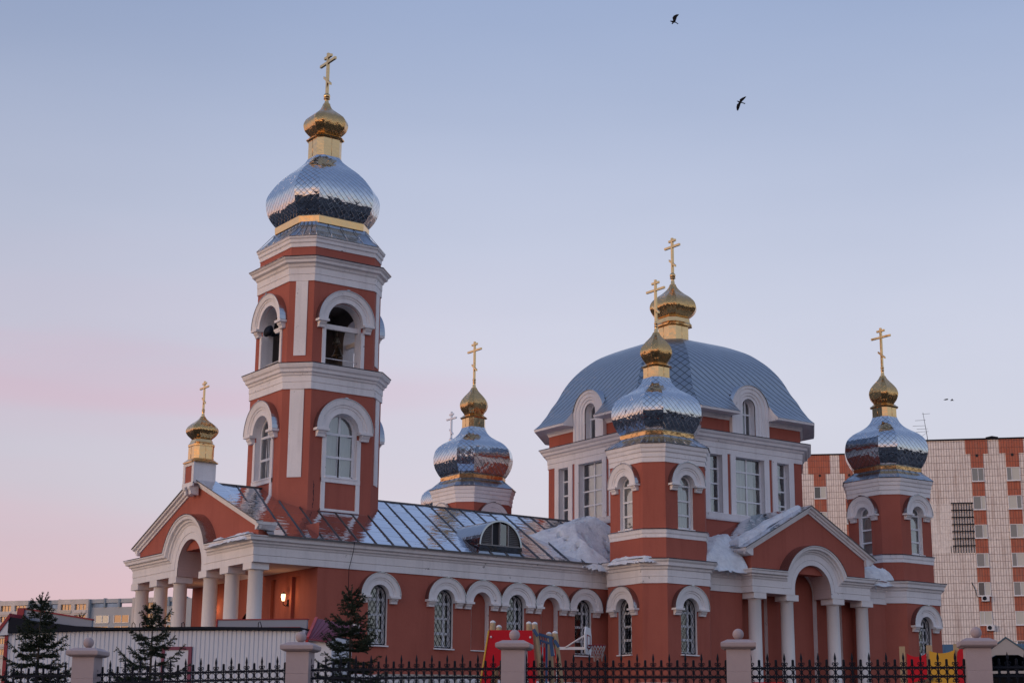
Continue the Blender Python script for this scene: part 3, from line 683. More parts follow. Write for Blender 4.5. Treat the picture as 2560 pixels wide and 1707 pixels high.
# ------------------------------------------------------------------ nave
EP = [(0, 0), (0, .24), (-.015, .25), (.015, .27), (.015, .55), (.05, .59), (.07, .65), (.14, .68), (.15, .75), (.26, .79), (.28, .89), (.32, .92), (.33, .96)]
ZE = 6.915
F = facet((0, YN + .05), S_)
A_X = [33.39, 36.42, 38.15, 39.88, 41.60, 43.34]
g = G(); wall(g, F, 30.72, 45.2, GROUND, 7.0, [(x, .43, 4.12, 5.98, True) for x in A_X]); g.build('wall', RED, church)
for i, x in enumerate(A_X):
    if i in (2, 4): niche(church, F, x, .42, 4.12, 5.98, .28, .87, .25)
    else: window(church, F, x, .43, 4.12, 5.98, True, .27, mull=(.14,), trans=(4.70, 5.28, 5.86), frame_w=.095, r1=.87, proj=.25, gril=True, glass=GLASSD, curtain=(-1, -.1, .2) if i < 2 else None)
g = G(); g.loft([[(x0 if e else PX - o, YN - o, ZE + t) for o, t in [(-.3, 0)] + EP] for x0, e in ((0, 0), (45.2, 1))], False); g.build('cornice', WHITE, church)
g = G(); g.loft([[(30.72 if not e else 46, YN - v, z) for v, z in ((0, GROUND), (.12, GROUND), (.12, 2.82), (.14, 2.85), (.14, 2.96), (-.04, 3.0))] for e in (0, 1)], False); g.build('plinth', WHITE, church)
YE = YN - .36; ZEV = 7.905; ZR = 10.60
def roofquad(g, x0, x1, south=True):
    y0 = YE if south else 2 * YC - YE; sl = math.hypot(YC - YE, ZR - ZEV)
    g.face([(x0, y0, ZEV), (x1, y0, ZEV), (x1, YC, ZR), (x0, YC, ZR)], 0, [(x0, 0), (x1, 0), (x1, sl), (x0, sl)])
g = G(); roofquad(g, 28.4, 48.2); roofquad(g, 28.4, 48.2, False)
nrm = Vector((0, -(ZR - ZEV), YC - YE)).normalized()
x = 27.6; SK = 1.50
while x < 48:
    t0 = max(0, (28.45 - x) / SK); t1 = min(1, (48.1 - x) / SK)
    if t0 < 1 and t1 > 0:
        lo = Vector((x, YE - .02, ZEV)); hi = Vector((x + SK, YC, ZR)); a, b = lo.lerp(hi, t0), lo.lerp(hi, t1); hh = nrm * .035; q = Vector((.014, 0, 0))
        g.mesh([a - q, a + q, a + q + hh, a - q + hh, b - q, b + q, b + q + hh, b - q + hh], [(0, 1, 2, 3), (0, 4, 5, 1), (1, 5, 6, 2), (2, 6, 7, 3), (3, 7, 4, 0)], 1)
    x += .775
g.box(28.4, 48.2, YE - .03, YE + .0, ZEV - .05, ZEV + .012, 1); g.box(28.4, 31.2, YC - .03, YC + .03, ZR - .02, ZR + .04, 1); g.box(35.6, 48.2, YC - .03, YC + .03, ZR - .02, ZR + .04, 1)
g.build('roof', [ROOF, SEAM], church)
# half-round roof window
dx, dy, dzb, dr = 39.07, 56.42, 8.33, 1.05
zr = lambda y: ZEV + (y - YE) * (ZR - ZEV) / (YC - YE)
yr = lambda z: YE + (z - ZEV) * (YC - YE) / (ZR - ZEV)
g = G(); rings = []
for k in range(25):
    a = math.pi * (1 - k / 24); x, z = dx + dr * math.cos(a), dzb + dr * math.sin(a)
    xi, zi = dx + (dr - .07) * math.cos(a), dzb + (dr - .07) * math.sin(a)
    rings.append([(xi, dy + .25, zi), (xi, dy - .05, zi), (x, dy - .05, z), (x, yr(z) + .05, z)])
g.loft(rings, False, 0, False)
g.face([(dx - dr, dy - .05, dzb - .02), (dx + dr, dy - .05, dzb - .02), (dx + dr, dy - .02, zr(dy) - .03), (dx - dr, dy - .02, zr(dy) - .03)])
for s in (-1, 1): g.face([(dx + s * dr, dy - .05, dzb), (dx + s * dr, yr(dzb) + .05, dzb), (dx + s * dr, dy - .05, zr(dy) - .05)])
m = Mat('dark_hood_metal'); m.base((.34, .355, .39), .10, 1.0); m.bump(m.noise(m.co(), 2.5, 2), .02, .8)
dmr = g.build('roof_window', m.m, church)
m = Mat('louver_metal'); m.base((.26, .25, .25), .5, .4); LOUV = m.m
F2 = facet((dx, dy), S_)
for s in (-1, 1):
    g = G(); z = dzb + .06
    while z < dzb + .86:
        hw = math.sqrt((dr - .08) ** 2 - (z - dzb) ** 2)
        if hw > .42:
            a, b = sorted((s * .40, s * hw)); g.mesh([F2(a, -.02, z), F2(b, -.02, z), F2(b, -.10, z + .07), F2(a, -.10, z + .07), F2(a, -.035, z - .01), F2(b, -.035, z - .01)], [(0, 1, 2, 3), (0, 4, 5, 1)])
        z += .075
    g.build('louver', LOUV, dmr)
g = G()
for a in (-.42, -.03, .38): g.fbox(F2, a, a + .05, -.12, 0, dzb, dzb + math.sqrt((dr - .07) ** 2 - a * a))
g.fbox(F2, -dr, dr, -.14, .01, dzb - .03, dzb + .03); g.build('frame', LOUV, dmr)
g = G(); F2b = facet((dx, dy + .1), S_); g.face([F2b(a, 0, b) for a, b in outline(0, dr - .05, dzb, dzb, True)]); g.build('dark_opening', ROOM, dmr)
g = G(); g.face([F2(.02, -.06, dzb), F2(.38, -.06, dzb), F2(.38, -.06, dzb + .86), F2(.02, -.06, dzb + .94)]); g.build('pane', GLASSD, dmr)

# ------------------------------------------------------------------ arched porches
def arched_entab(g, F, uL, uR, uc, r, z0, zs, prof, ka, n=28, mi=0, mit=1):
    rows = []
    for o, t in prof:
        rad = r + t * ka; z = z0 + t; d = max(0.0, z - zs); uo = math.sqrt(max(0.01, rad * rad - d * d)); a0 = math.asin(min(1, d / rad))
        pts = [(uL - o * mit, z), (uc - uo, z)]
        for k in range(n + 1):
            a = math.pi - a0 - (math.pi - 2 * a0) * k / n; pts.append((uc + rad * math.cos(a), zs + rad * math.sin(a)))
        pts += [(uc + uo, z), (uR + o * mit, z)]
        rows.append([F(u, o, zz) for u, zz in pts])
    g.loft(rows, False, mi)
def columns(F, us, v, zt, parent, r=.275):
    for u in us:
        c = F(u, v, 0); g = G()
        g.lathe((c.x, c.y, 0), [(r * 1.12, GROUND), (r * 1.10, .5), (r * 1.08, 2.5), (r * 1.03, 4.8), (r, zt - .30), (r + .025, zt - .28), (r + .025, zt - .25), (r, zt - .24)], 32)
        g.fbox(F, u - .36, u + .36, v - .36, v + .365, zt - .25, zt + .012)
        g.build('column', COLM, parent)
def gable(parent, F, hw, z0, zside, zap, dep, rk=.27, ov=.28, out=.24, c=0.0, vface=-.2):
    g = G(); th = .27
    poly = [(c - hw, z0), (c + hw, z0), (c + hw, zside), (c, zap), (c - hw, zside)]
    g.prism([F(u, vface, z) for u, z in poly], F(0, vface - dep, 0) - F(0, vface, 0)); g.build('gable_wall', RED, parent)
    sl = (zap - zside) / hw
    g = G()
    for s in (-1, 1):
        def P(u, dz): return (c + s * u, zap - sl * u + dz)
        pf = [(-.02, -.0), (.06, .0), (.07, .07), (.14, .10), (.15, .19), (out, .22), (out + .02, .30), (-.02, .33)]
        L0 = hw + ov
        rowA = [F(*(lambda q: (q[0], vface + o, q[1]))(P(0, dz))) for o, dz in pf]
        rowB = [F(*(lambda q: (q[0], vface + o, q[1]))(P(L0 - (.33 - dz) * .35, dz))) for o, dz in pf]
        g.loft([rowA, rowB], False); g.face(rowB)
        # return of the raking moulding along the side
        a, b = sorted((c + s * (hw - .0), c + s * (hw + ov - .02))); zt = zap - sl * (hw + ov)
        g.prism([F(c + s * (hw - .02), vface + out * .6, zt + .02), F(c + s * (hw + .08), vface + out * .6, zt + .02), F(c + s * (hw + ov - .03), vface + out * .6, zt + .20), F(c + s * (hw + ov - .02), vface + out * .6, zt + .30), F(c + s * (hw - .02), vface + out * .6, zt + .33)], F(0, vface - dep, 0) - F(0, vface + out * .6, 0))
    g.build('raking_cornice', WHITE, parent)
    g = G()
    for s in (-1, 1):
        L0 = hw + ov + .03; f = lambda u, v, dz: F(c + s * u, vface + v, zap - sl * u + dz)
        l = math.hypot(L0, sl * L0)
        q = [f(0, out + .05, .345), f(L0, out + .05, .345), f(L0, -dep, .345), f(0, -dep, .345)]
        g.face(q, 0, [(0, l), (0, 0), (dep + out, 0), (dep + out, l)])
        g.prism([f(0, out + .05, .34), f(L0, out + .05, .34), f(L0, out + .05, .30), f(0, out + .05, .30)], F(0, -.02, 0) - F(0, 0, 0), 1)
    g.build('roof', [ROOF, SEAM], parent)

# west porch
FW = facet((PX, 62.02), W_)
g = G(); arched_entab(g, FW, -5.62, 5.61, 0, 1.13, ZE, 7.16, EP, .98); g.build('entablature', WHITE, church)
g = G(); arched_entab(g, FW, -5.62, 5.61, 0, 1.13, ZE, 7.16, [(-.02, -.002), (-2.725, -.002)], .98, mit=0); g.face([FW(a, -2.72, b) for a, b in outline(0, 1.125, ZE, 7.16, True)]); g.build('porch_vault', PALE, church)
g = G(); g.loft([[(x0 if e else PX - o, 2 * YC + .03 - (YN - o), ZE + t) for o, t in [(-.3, 0)] + EP] for x0, e in ((0, 0), (45.2, 1))], False); g.build('cornice', WHITE, church)
g = G(); arched_entab(g, FW, -5.62, 5.61, 0, 1.13, ZE + .005, 7.16, [(.335, .965), (.345, .985), (-.22, 1.03)], .98); g.build('flashing', FLASH, church)
columns(FW, [5.12, 3.16, 1.26, -1.56, -3.46, -5.40], -.37, ZE, church)
FWW = facet((30.72, 62.0), W_)
g = G(); wall(g, FWW, -5.58, 5.54, GROUND, 8.6, [(0, 1.0, GROUND, 4.6, True), (1.97, .20, 2.5, 6.7, False), (3.83, .33, 2.5, 6.7, False), (-1.97, .20, 2.5, 6.7, False), (-3.83, .33, 2.5, 6.7, False)])
for u, hw in ((1.97, .2), (3.83, .33), (-1.97, .2), (-3.83, .33)):
    reveal(g, FWW, u, hw, 2.5, 6.7, False, .14); fillshape(g, FWW, u, hw, 2.5, 6.7, False, -.14)
g.box(30.72, 45.2, 2 * YC - YN - .05, 2 * YC - YN, GROUND, 7.0)
g.build('wall', RED, church)
m = Mat('door_wood'); m.base(m.mix(m.noise(m.co(), 3, 4, .6, (6, 6, .6)), (.10, .05, .03), (.16, .085, .05)), .5); DOORW = m.m
g = G(); fillshape(g, FWW, 0, 1.0, GROUND, 4.6, True, -.2)
for a in (-.5, .5):
    for z0, z1 in ((.2, 1.6), (1.9, 3.4), (3.6, 4.6)): g.fbox(FWW, a - .36, a + .36, -.2, -.16, z0, z1)
g.build('door', DOORW, church)
gable(church, FW, 5.50, 7.90, 8.22, 10.42, .62, ov=.30, c=.0, vface=-.22)
# pedestal and cupola on the gable
PC = (28.28, 62.10)
g = G(); h = .47
g.box(PC[0] - h, PC[0] + h, PC[1] - h, PC[1] + h, 10.48, 11.33)
FP = facet((PC[0] - h, PC[1]), W_)
g.fbox(FP, -h - .03, -h + .16, .0, .04, 10.46, 11.33); g.fbox(FP, h - .16, h + .03, .0, .04, 10.46, 11.33); g.fbox(FP, -h + .16, h - .16, .0, .04, 11.2, 11.33); g.fbox(FP, -h - .03, h + .03, -.0, .06, 10.36, 10.52)
for s in (-1, 1):
    u = s * .22; g.prism([FP(u - .1, v, z) for v, z in ((-.3, 10.37), (.10, 10.37), (.10, 10.27), (.04, 10.2), (.02, 10.05), (-.3, 10.03))], FP(u + .1, 0, 0) - FP(u - .1, 0, 0))
ped = g.build('cupola_pedestal', WHITE, church)
g = G(); g.fbox(FP, -h + .16, h - .16, .0, .012, 10.53, 11.2); g.build('red_panel', RED, ped)
g = G(); octloft(g, PC, [(.44, 11.33), (.58, 11.335), (.585, 11.37), (.44, 11.50)], lambda q: q * .72, capa=True); g.build('eave', GOLDP, ped)
cupola(church, PC, (.436, 11.45, 12.06), [(.436, 12.0), (.45, 12.02), (.455, 12.10), (.40, 12.18), (.36, 12.30), (.33, 12.33)],
       [(.32, 12.31), (.40, 12.39), (.51, 12.52), (.56, 12.68), (.51, 12.83), (.38, 12.97), (.24, 13.08), (.14, 13.18), (.085, 13.28)], (13.25, 13.45, 13.55, .065), (13.6, 14.75, 14.48, .80, 13.94, .30, 14.65, .34, .07))

# south porch and transept
FS = facet((XD, 52.97), S_); ZS = 6.89
g = G(); arched_entab(g, FS, -3.57, 3.57, 0.02, 1.10, ZS, 7.15, EP, .86); g.build('entablature', WHITE, church)
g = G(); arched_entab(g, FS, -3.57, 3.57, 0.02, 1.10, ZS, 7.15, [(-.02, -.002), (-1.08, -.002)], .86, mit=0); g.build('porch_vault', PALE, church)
g = G(); arched_entab(g, FS, -3.57, 3.57, 0.02, 1.10, ZS + .005, 7.15, [(.335, .965), (.345, .985), (-.22, 1.03)], .86); g.build('flashing', FLASH, church)
g = G()
for s in (-1, 1):
    xs_ = XD + s * 3.57
    g.loft([[(xs_ + s * o, 52.97 - o if e == 0 else 54.2, ZS + t) for o, t in [(-.4, 0)] + EP] for e in (0, 1)], False)
    g.build('cornice', WHITE, church); g = G()
    FT = facet((0, 53.65), S_); a, b = (46.5, xs_) if s < 0 else (xs_, 60.2)
    g.loft([[(x, 53.65 - o, ZS + t) for o, t in [(-.3, 0)] + EP] for x in (a, b)], False); g.build('cornice', WHITE, church); g = G()
columns(FS, [-3.12, -1.22, 1.58, 3.40], -.38, ZS, church)
g = G(); FT = facet((XD, 53.70), S_)
g.fbox(FT, -6.8, -3.50, -.3, 0, GROUND, 7.0); g.fbox(FT, 3.50, 6.9, -.3, 0, GROUND, 7.0)
FB = facet((XD, 54.05), S_)
wall(g, FB, -3.6, 3.6, GROUND, 8.7, [(0.3, .98, 1.0, 7.1, True), (-2.15, .42, 2.2, 6.75, False), (2.42, .42, 2.2, 6.75, False)])
g.build('wall', RED, church)
niche(church, FB, .3, .98, 1.0, 7.1, .24); niche(church, FB, -2.15, .42, 2.2, 6.75, .2, arch=False); niche(church, FB, 2.42, .42, 2.2, 6.75, .2, arch=False)
gable(church, FS, 3.47, 7.86, 8.70, 10.55, .55, ov=.50, c=.03, vface=-.20)
RZ, RSL = 10.86, .50
trz = lambda x: RZ - RSL * abs(x - XD - .03)
trh = lambda x, y: max(7.86, min(trz(x) - .02, 7.9 + (y - 53.36) * .95))
g = G()
for s in (-1, 1):
    xa, xb = XD + .03, XD + .03 + s * 3.97
    g.face([(xa, 53.5, trz(xa)), (xb, 53.5, trz(xb)), (xb, 57.0, trz(xb)), (xa, 57.0, trz(xa))], 0, [(53.5, 9), (53.5, 5), (57, 5), (57, 9)])
    NX, NY = 12, 16; V = [(XD + .03 + s * (3.5 + 3.2 * i / NX), 53.32 + 3.6 * j / NY) for j in range(NY + 1) for i in range(NX + 1)]
    W = [(x, y, trh(x, y)) for x, y in V]
    Q = [(j * (NX + 1) + i, j * (NX + 1) + i + 1, (j + 1) * (NX + 1) + i + 1, (j + 1) * (NX + 1) + i) for j in range(NY) for i in range(NX)]
    g.mesh(W, Q, 0, False, [[(V[q][1], V[q][0] * s) for q in f] for f in Q])
g.build('roof', [ROOF, SEAM], church)

# ------------------------------------------------------------------ wall lamps in the west porch (lit)
m = Mat('lamp_glow'); m.b.inputs['Emission Color'].default_value = (1.0, .72, .40, 1); m.b.inputs['Emission Strength'].default_value = 2.4; m.base((.9, .8, .6), .4); LGLOW = m.m
for (y, z, lab) in ((58.73, 5.92, 'lit wall lantern on the red porch wall, right of the columns'), (65.2, 5.86, 'lit wall lantern half hidden between the porch columns')):
    e = empty('wall_lamp', (30.56, y, z - .3), lab, 'lamp', 'lit lanterns in the west porch')
    g = G(); g.lathe((30.50, y, z), [(.045, -.15), (.062, -.12), (.085, .09), (.075, .12)], 12); g.build('lamp_shade', LGLOW, e)
    g = G(); g.lathe((30.50, y, z), [(.095, .12), (.02, .19), (.01, .22)], 12); g.tube([(30.50, y, z - .15), (30.50, y, z - .28), (30.62, y, z - .34), (30.71, y, z - .22)], .018, 6); g.box(30.69, 30.718, y - .05, y + .05, z - .34, z - .08); g.build('bracket', IRON, e)
    ld = bpy.data.lights.new('lamp_light', 'POINT'); ld.energy = 15; ld.color = (1.0, .60, .28); ld.shadow_soft_size = .10
    lo = bpy.data.objects.new('lamp_light', ld); col.objects.link(lo); lo.parent = e; lo.location = (-.02, 0, .30)
    lo.location = (30.40 - 30.56, -.02, .32)

# ------------------------------------------------------------------ snow lying on the roofs
from mathutils import noise as mnoise
def snow(name, poly, zf, thick, label, res=.07, edge=.45, rough=.5, lip=.0):
    def inp(x, y):
        c = False; n = len(poly)
        for i in range(n):
            (x1, y1), (x2, y2) = poly[i], poly[(i + 1) % n]
            if (y1 > y) != (y2 > y) and x < (x2 - x1) * (y - y1) / (y2 - y1) + x1: c = not c
        return c
    def dist(x, y):
        d = 9
        for i in range(len(poly)):
            (x1, y1), (x2, y2) = poly[i], poly[(i + 1) % len(poly)]; l2 = (x2 - x1) ** 2 + (y2 - y1) ** 2
            t = max(0, min(1, ((x - x1) * (x2 - x1) + (y - y1) * (y2 - y1)) / l2)); d = min(d, math.hypot(x - x1 - t * (x2 - x1), y - y1 - t * (y2 - y1)))
        return d
    x0, x1 = min(p[0] for p in poly) - .25, max(p[0] for p in poly) + .25; y0, y1 = min(p[1] for p in poly) - .25, max(p[1] for p in poly) + .25
    nx, ny = int((x1 - x0) / res) + 2, int((y1 - y0) / res) + 2; V = []; idx = {}
    g = G()
    for j in range(ny + 1):
        for i in range(nx + 1):
            x, y = x0 + i * res, y0 + j * res
            wob = mnoise.noise(Vector((x * 1.6, y * 1.6, 3))) * .16
            d = dist(x, y) * (1 if inp(x, y) else -1) + wob
            if d > -.22:
                t = min(1, max(0, d) / edge); hgt = thick * math.sqrt(max(0, 1 - (1 - t) ** 2))
                hgt *= 1 - rough * .5 + rough * mnoise.fractal(Vector((x * 2.1, y * 2.1, 1)), .9, 2.1, 5)
                idx[(i, j)] = len(V); V.append((x, y, zf(x, y) + .004 + (max(hgt, d * .6) if d > 0 and hgt > 0 else min(0, d) * 1.1)))
    F_ = [tuple(idx[k] for k in ((i, j), (i + 1, j), (i + 1, j + 1), (i, j + 1))) for (i, j) in idx if all(k in idx for k in ((i + 1, j), (i + 1, j + 1), (i, j + 1)))]
    g.mesh(V, F_, 0, True); return tag(g.build(name, SNOW), label, 'snow', kind='stuff')
snow('snow_drift', [(42.45, 59.2), (42.9, 58.2), (42.7, 57.0), (43.1, 56.3), (43.5, 55.98), (44.7, 55.98), (44.9, 57.0), (48.0, 56.9), (48.0, 62.05), (46.6, 61.9), (45.2, 60.8), (43.9, 60.0)], lambda x, y: min(ZR, zr(y)), .20, 'thick snow drift left on the nave roof against the nearest corner tower', rough=1.1, edge=.8)
snow('snow_drift', [(47.1, 53.22), (49.75, 53.22), (50.3, 55.6), (47.1, 56.2)], trh, .42, 'deep snow filling the valley between the corner tower and the south gable', edge=.22, rough=.1)
snow('snow_strip', [(49.55, 53.55), (53.25, 53.55), (53.25, 53.95), (52.0, 54.15), (49.55, 54.3)], lambda x, y: trz(x), .20, 'long pillow of snow lying along the slope of the south gable roof', edge=.16, rough=.3, res=.06)
snow('snow_drift', [(57.0, 53.4), (58.9, 53.4), (58.9, 55.2), (57.0, 55.4)], trh, .35, 'snow patch on the far side of the south gable, by the right corner tower', edge=.3, rough=.4)
snow('snow_strip', [(27.72, 56.6), (28.2, 56.6), (28.2, 59.9), (27.80, 59.6)], lambda x, y: 7.92, .13, 'low snow strip on the west porch cornice beside its arch', edge=.14, rough=.7, res=.05)
snow('snow_strip', [(44.1, 53.3), (44.42, 53.3), (44.42, 55.4), (44.05, 55.4)], lambda x, y: 7.97, .12, 'thin snow on the lower cornice of the nearest corner tower', edge=.12, rough=.7, res=.05)
g = G(); rr = random.Random(9)
for x0, y0, z0, n, wd in ((49.0, 53.30, 7.84, 13, .9), (43.6, 56.02, 7.86, 9, .45), (57.6, 53.3, 7.84, 6, .8)):
    for k in range(n):
        x = x0 + rr.uniform(-wd, wd) * .5; l = rr.uniform(.12, .5)
        g.tube([(x, y0, z0), (x, y0, z0 - l * .5), (x, y0, z0 - l)], [.022, .014, .003], 5)
tag(g.build('icicles', ICE), 'thin icicles hanging from the snowy eaves', 'icicles', kind='stuff')
g = G(); g.tube([(32.01, 55.98, 7.92), (32.02, 56.05, 7.6), (32.0, 56.33, 6.9), (32.03, 56.38, 5.6), (31.98, 56.38, 4.0)], .012, 5)
tag(g.build('cable', IRON), 'thin black cable hanging down the nave wall near the porch', 'cable')

# ================================================================== FENCE IN FRONT
FA = R(-43); FU = Vector((math.cos(FA), math.sin(FA), 0))
m = Mat('mauve_pillar_paint'); o_ = m.co(); m.base(m.mix(m.ramp(m.noise(o_, 2.0, 4, .6), [(.35, 0.0), (.7, .6)]), (.44, .345, .345), (.35, .27, .27)), .85); m.bump(m.noise(o_, 60, 2, .6), .006, .6); PILM = m.m
PIL = [(9.650, 24.870, 1.626), (12.067, 22.615, 1.706), (14.416, 20.425, 1.733), (16.792, 18.209, 1.741), (19.231, 15.935, 1.759)]
PLAB = ['mauve fence pillar with a ball on top, in front of the white kiosk between two spruces', 'mauve fence pillar with a ball on top, under the red roof end of the kiosk',
        'mauve fence pillar with a ball on top, standing before the red climbing board', 'mauve fence pillar with a ball on top, in front of the south porch columns',
        'mauve fence pillar with a ball on top, beside the yellow play panel and gabled shelter']
H = 2.433
def fence_pillar():
    e = empty('fence_pillar')
    g = G(); z = 0.0
    pr = []
    for z1 in (.40, .90, 1.395, 1.893, H - .209):
        pr += [(.168, z), (.172, z + .006), (.172, z1 - .006), (.168, z1)]; z = z1
    g.loft([[(-s, -s, zz), (s, -s, zz), (s, s, zz), (-s, s, zz)] for s, zz in pr], True, capb=True); g.build('shaft', PILM, e, True)
    g = G(); g.loft([[(-s, -s, zz), (s, -s, zz), (s, s, zz), (-s, s, zz)] for s, zz in [(.165, H - .215), (.205, H - .215), (.218, H - .205), (.245, H - .19), (.250, H - .175), (.250, H - .135), (.243, H - .125), (.155, H - .082), (.10, H - .080)]], True, capb=True); g.build('cap', PILM, e, True)
    g = G(); g.lathe((0, 0, H), [(max(.002, .080 * math.sin(R(a))), -.080 * math.cos(R(a))) for a in range(0, 181, 12)], 24); g.build('ball', PILM, e, True)
    return e
def copy_tree(o, parent=None):
    c = o.copy(); col.objects.link(c)
    if parent is not None: c.parent = parent
    for ch in [x for x in col.objects if x.parent == o]: copy_tree(ch, c)
    return c
p0 = fence_pillar()
for i, (x, y, z) in enumerate(PIL):
    o = p0 if i == 0 else copy_tree(p0)
    o.location = (x, y, z - H); o.rotation_euler = (0, 0, FA); tag(o, PLAB[i], 'pillar', 'mauve pillars along the fence')
def ringpts(cx, cz, r, a0, a1, n): return [(cx + r * math.cos(R(a0 + (a1 - a0) * k / n)), 0, cz + r * math.sin(R(a0 + (a1 - a0) * k / n))) for k in range(n + 1)]
PL_ = 2.90; NI = 25; SPC = PL_ / NI; Z1 = H - .483; Z2 = H - .604
def fence_panel():
    e = empty('fence_panel')
    for zz, n_ in ((Z1, 0), (Z2, 0), (.16, 0)):
        g = G(); g.box(-PL_ / 2 - .03, PL_ / 2 + .03, -.016, .016, zz - .013, zz + .013); g.build('rail', IRON, e, True)
    gt = G(); gt.box(-.009, .009, -.009, .009, .05, H - .375); gt.lathe((0, 0, 0), [(.009, H - .385), (.014, H - .372), (.018, H - .350), (.014, H - .32), (.006, H - .285), (.001, H - .266)], 8); gt.box(-.012, .012, -.012, .012, H - .392, H - .383)
    gs = G(); gs.box(-.009, .009, -.009, .009, .05, H - .45); gs.lathe((0, 0, 0), [(.010, H - .46), (.019, H - .44), (.018, H - .375), (.019, H - .37), (.003, H - .36)], 8)
    ot = gt.build('picket', IRON, e, True); os_ = gs.build('picket', IRON, e, True)
    ot.location.x = -PL_ / 2; os_.location.x = -PL_ / 2 + SPC
    for k in range(2, NI + 1):
        c = (ot if k % 2 == 0 else os_).copy(); col.objects.link(c); c.parent = e; c.location.x = -PL_ / 2 + k * SPC
    g = G()
    for k in range(NI):
        cx = -PL_ / 2 + (k + .5) * SPC; zc = (Z1 + Z2) / 2
        g.tube(ringpts(cx, zc, .0475, 0, 360, 16), .0072, 5, cap=False)
        g.tube(ringpts(cx, Z1 + .063, .053, 180, 360, 10), .0068, 5)
        g.tube(ringpts(cx, Z2 - .063, .053, 0, 180, 10), .0068, 5)
    for k in range(NI + 1):
        if k % 2 == 0:
            x0 = -PL_ / 2 + k * SPC
            for s in (-1, 1):
                for zz, f in ((Z1 + .058, 1), (Z2 - .058, -1)):
                    pts = [(x0 + s * .006, 0, zz - f * .018)]
                    for q in range(11):
                        a = R(-70 + q * 30); rr_ = .019 * (1 - q * .055); pts.append((x0 + s * (.024 + rr_ * math.cos(a)), 0, zz + f * (.004 + rr_ * math.sin(a))))
                    g.tube(pts, .0065, 4)
    g.build('scrollwork', IRON, e, True)
    return e
mids = []
for i in range(6):
    if i == 0: a, b = Vector(PIL[0]) - FU * 3.3 - Vector((0, 0, .06)), Vector(PIL[0])
    elif i == 5: a, b = Vector(PIL[4]), Vector(PIL[4]) + FU * 3.35 + Vector((0, 0, .02))
    else: a, b = Vector(PIL[i - 1]), Vector(PIL[i])
    mids.append((a, b))
FLAB = ['black spearhead fence panel at the left edge, before the leftmost spruce', 'black spearhead fence panel in front of the white kiosk and its door', 'black spearhead fence panel before the tallest spruce and the nave wall',
        'black spearhead fence panel before the basketball hoop and the nearest corner tower', 'black spearhead fence panel in front of the south porch and the yellow play panel', 'black spearhead fence panel at the right edge, before the gabled shelter']
fp0 = fence_panel()
for i, (a, b) in enumerate(mids):
    o = fp0 if i == 0 else copy_tree(fp0)
    c = (a + b) / 2; d = b - a; l = math.hypot(d.x, d.y)
    o.location = (c.x, c.y, c.z - H); o.rotation_euler = (0, -math.atan2(d.z, l), math.atan2(d.y, d.x)); o.scale = ((l - .36) / PL_, 1, 1)
    tag(o, FLAB[i], 'fence panel', 'black iron fence panels')

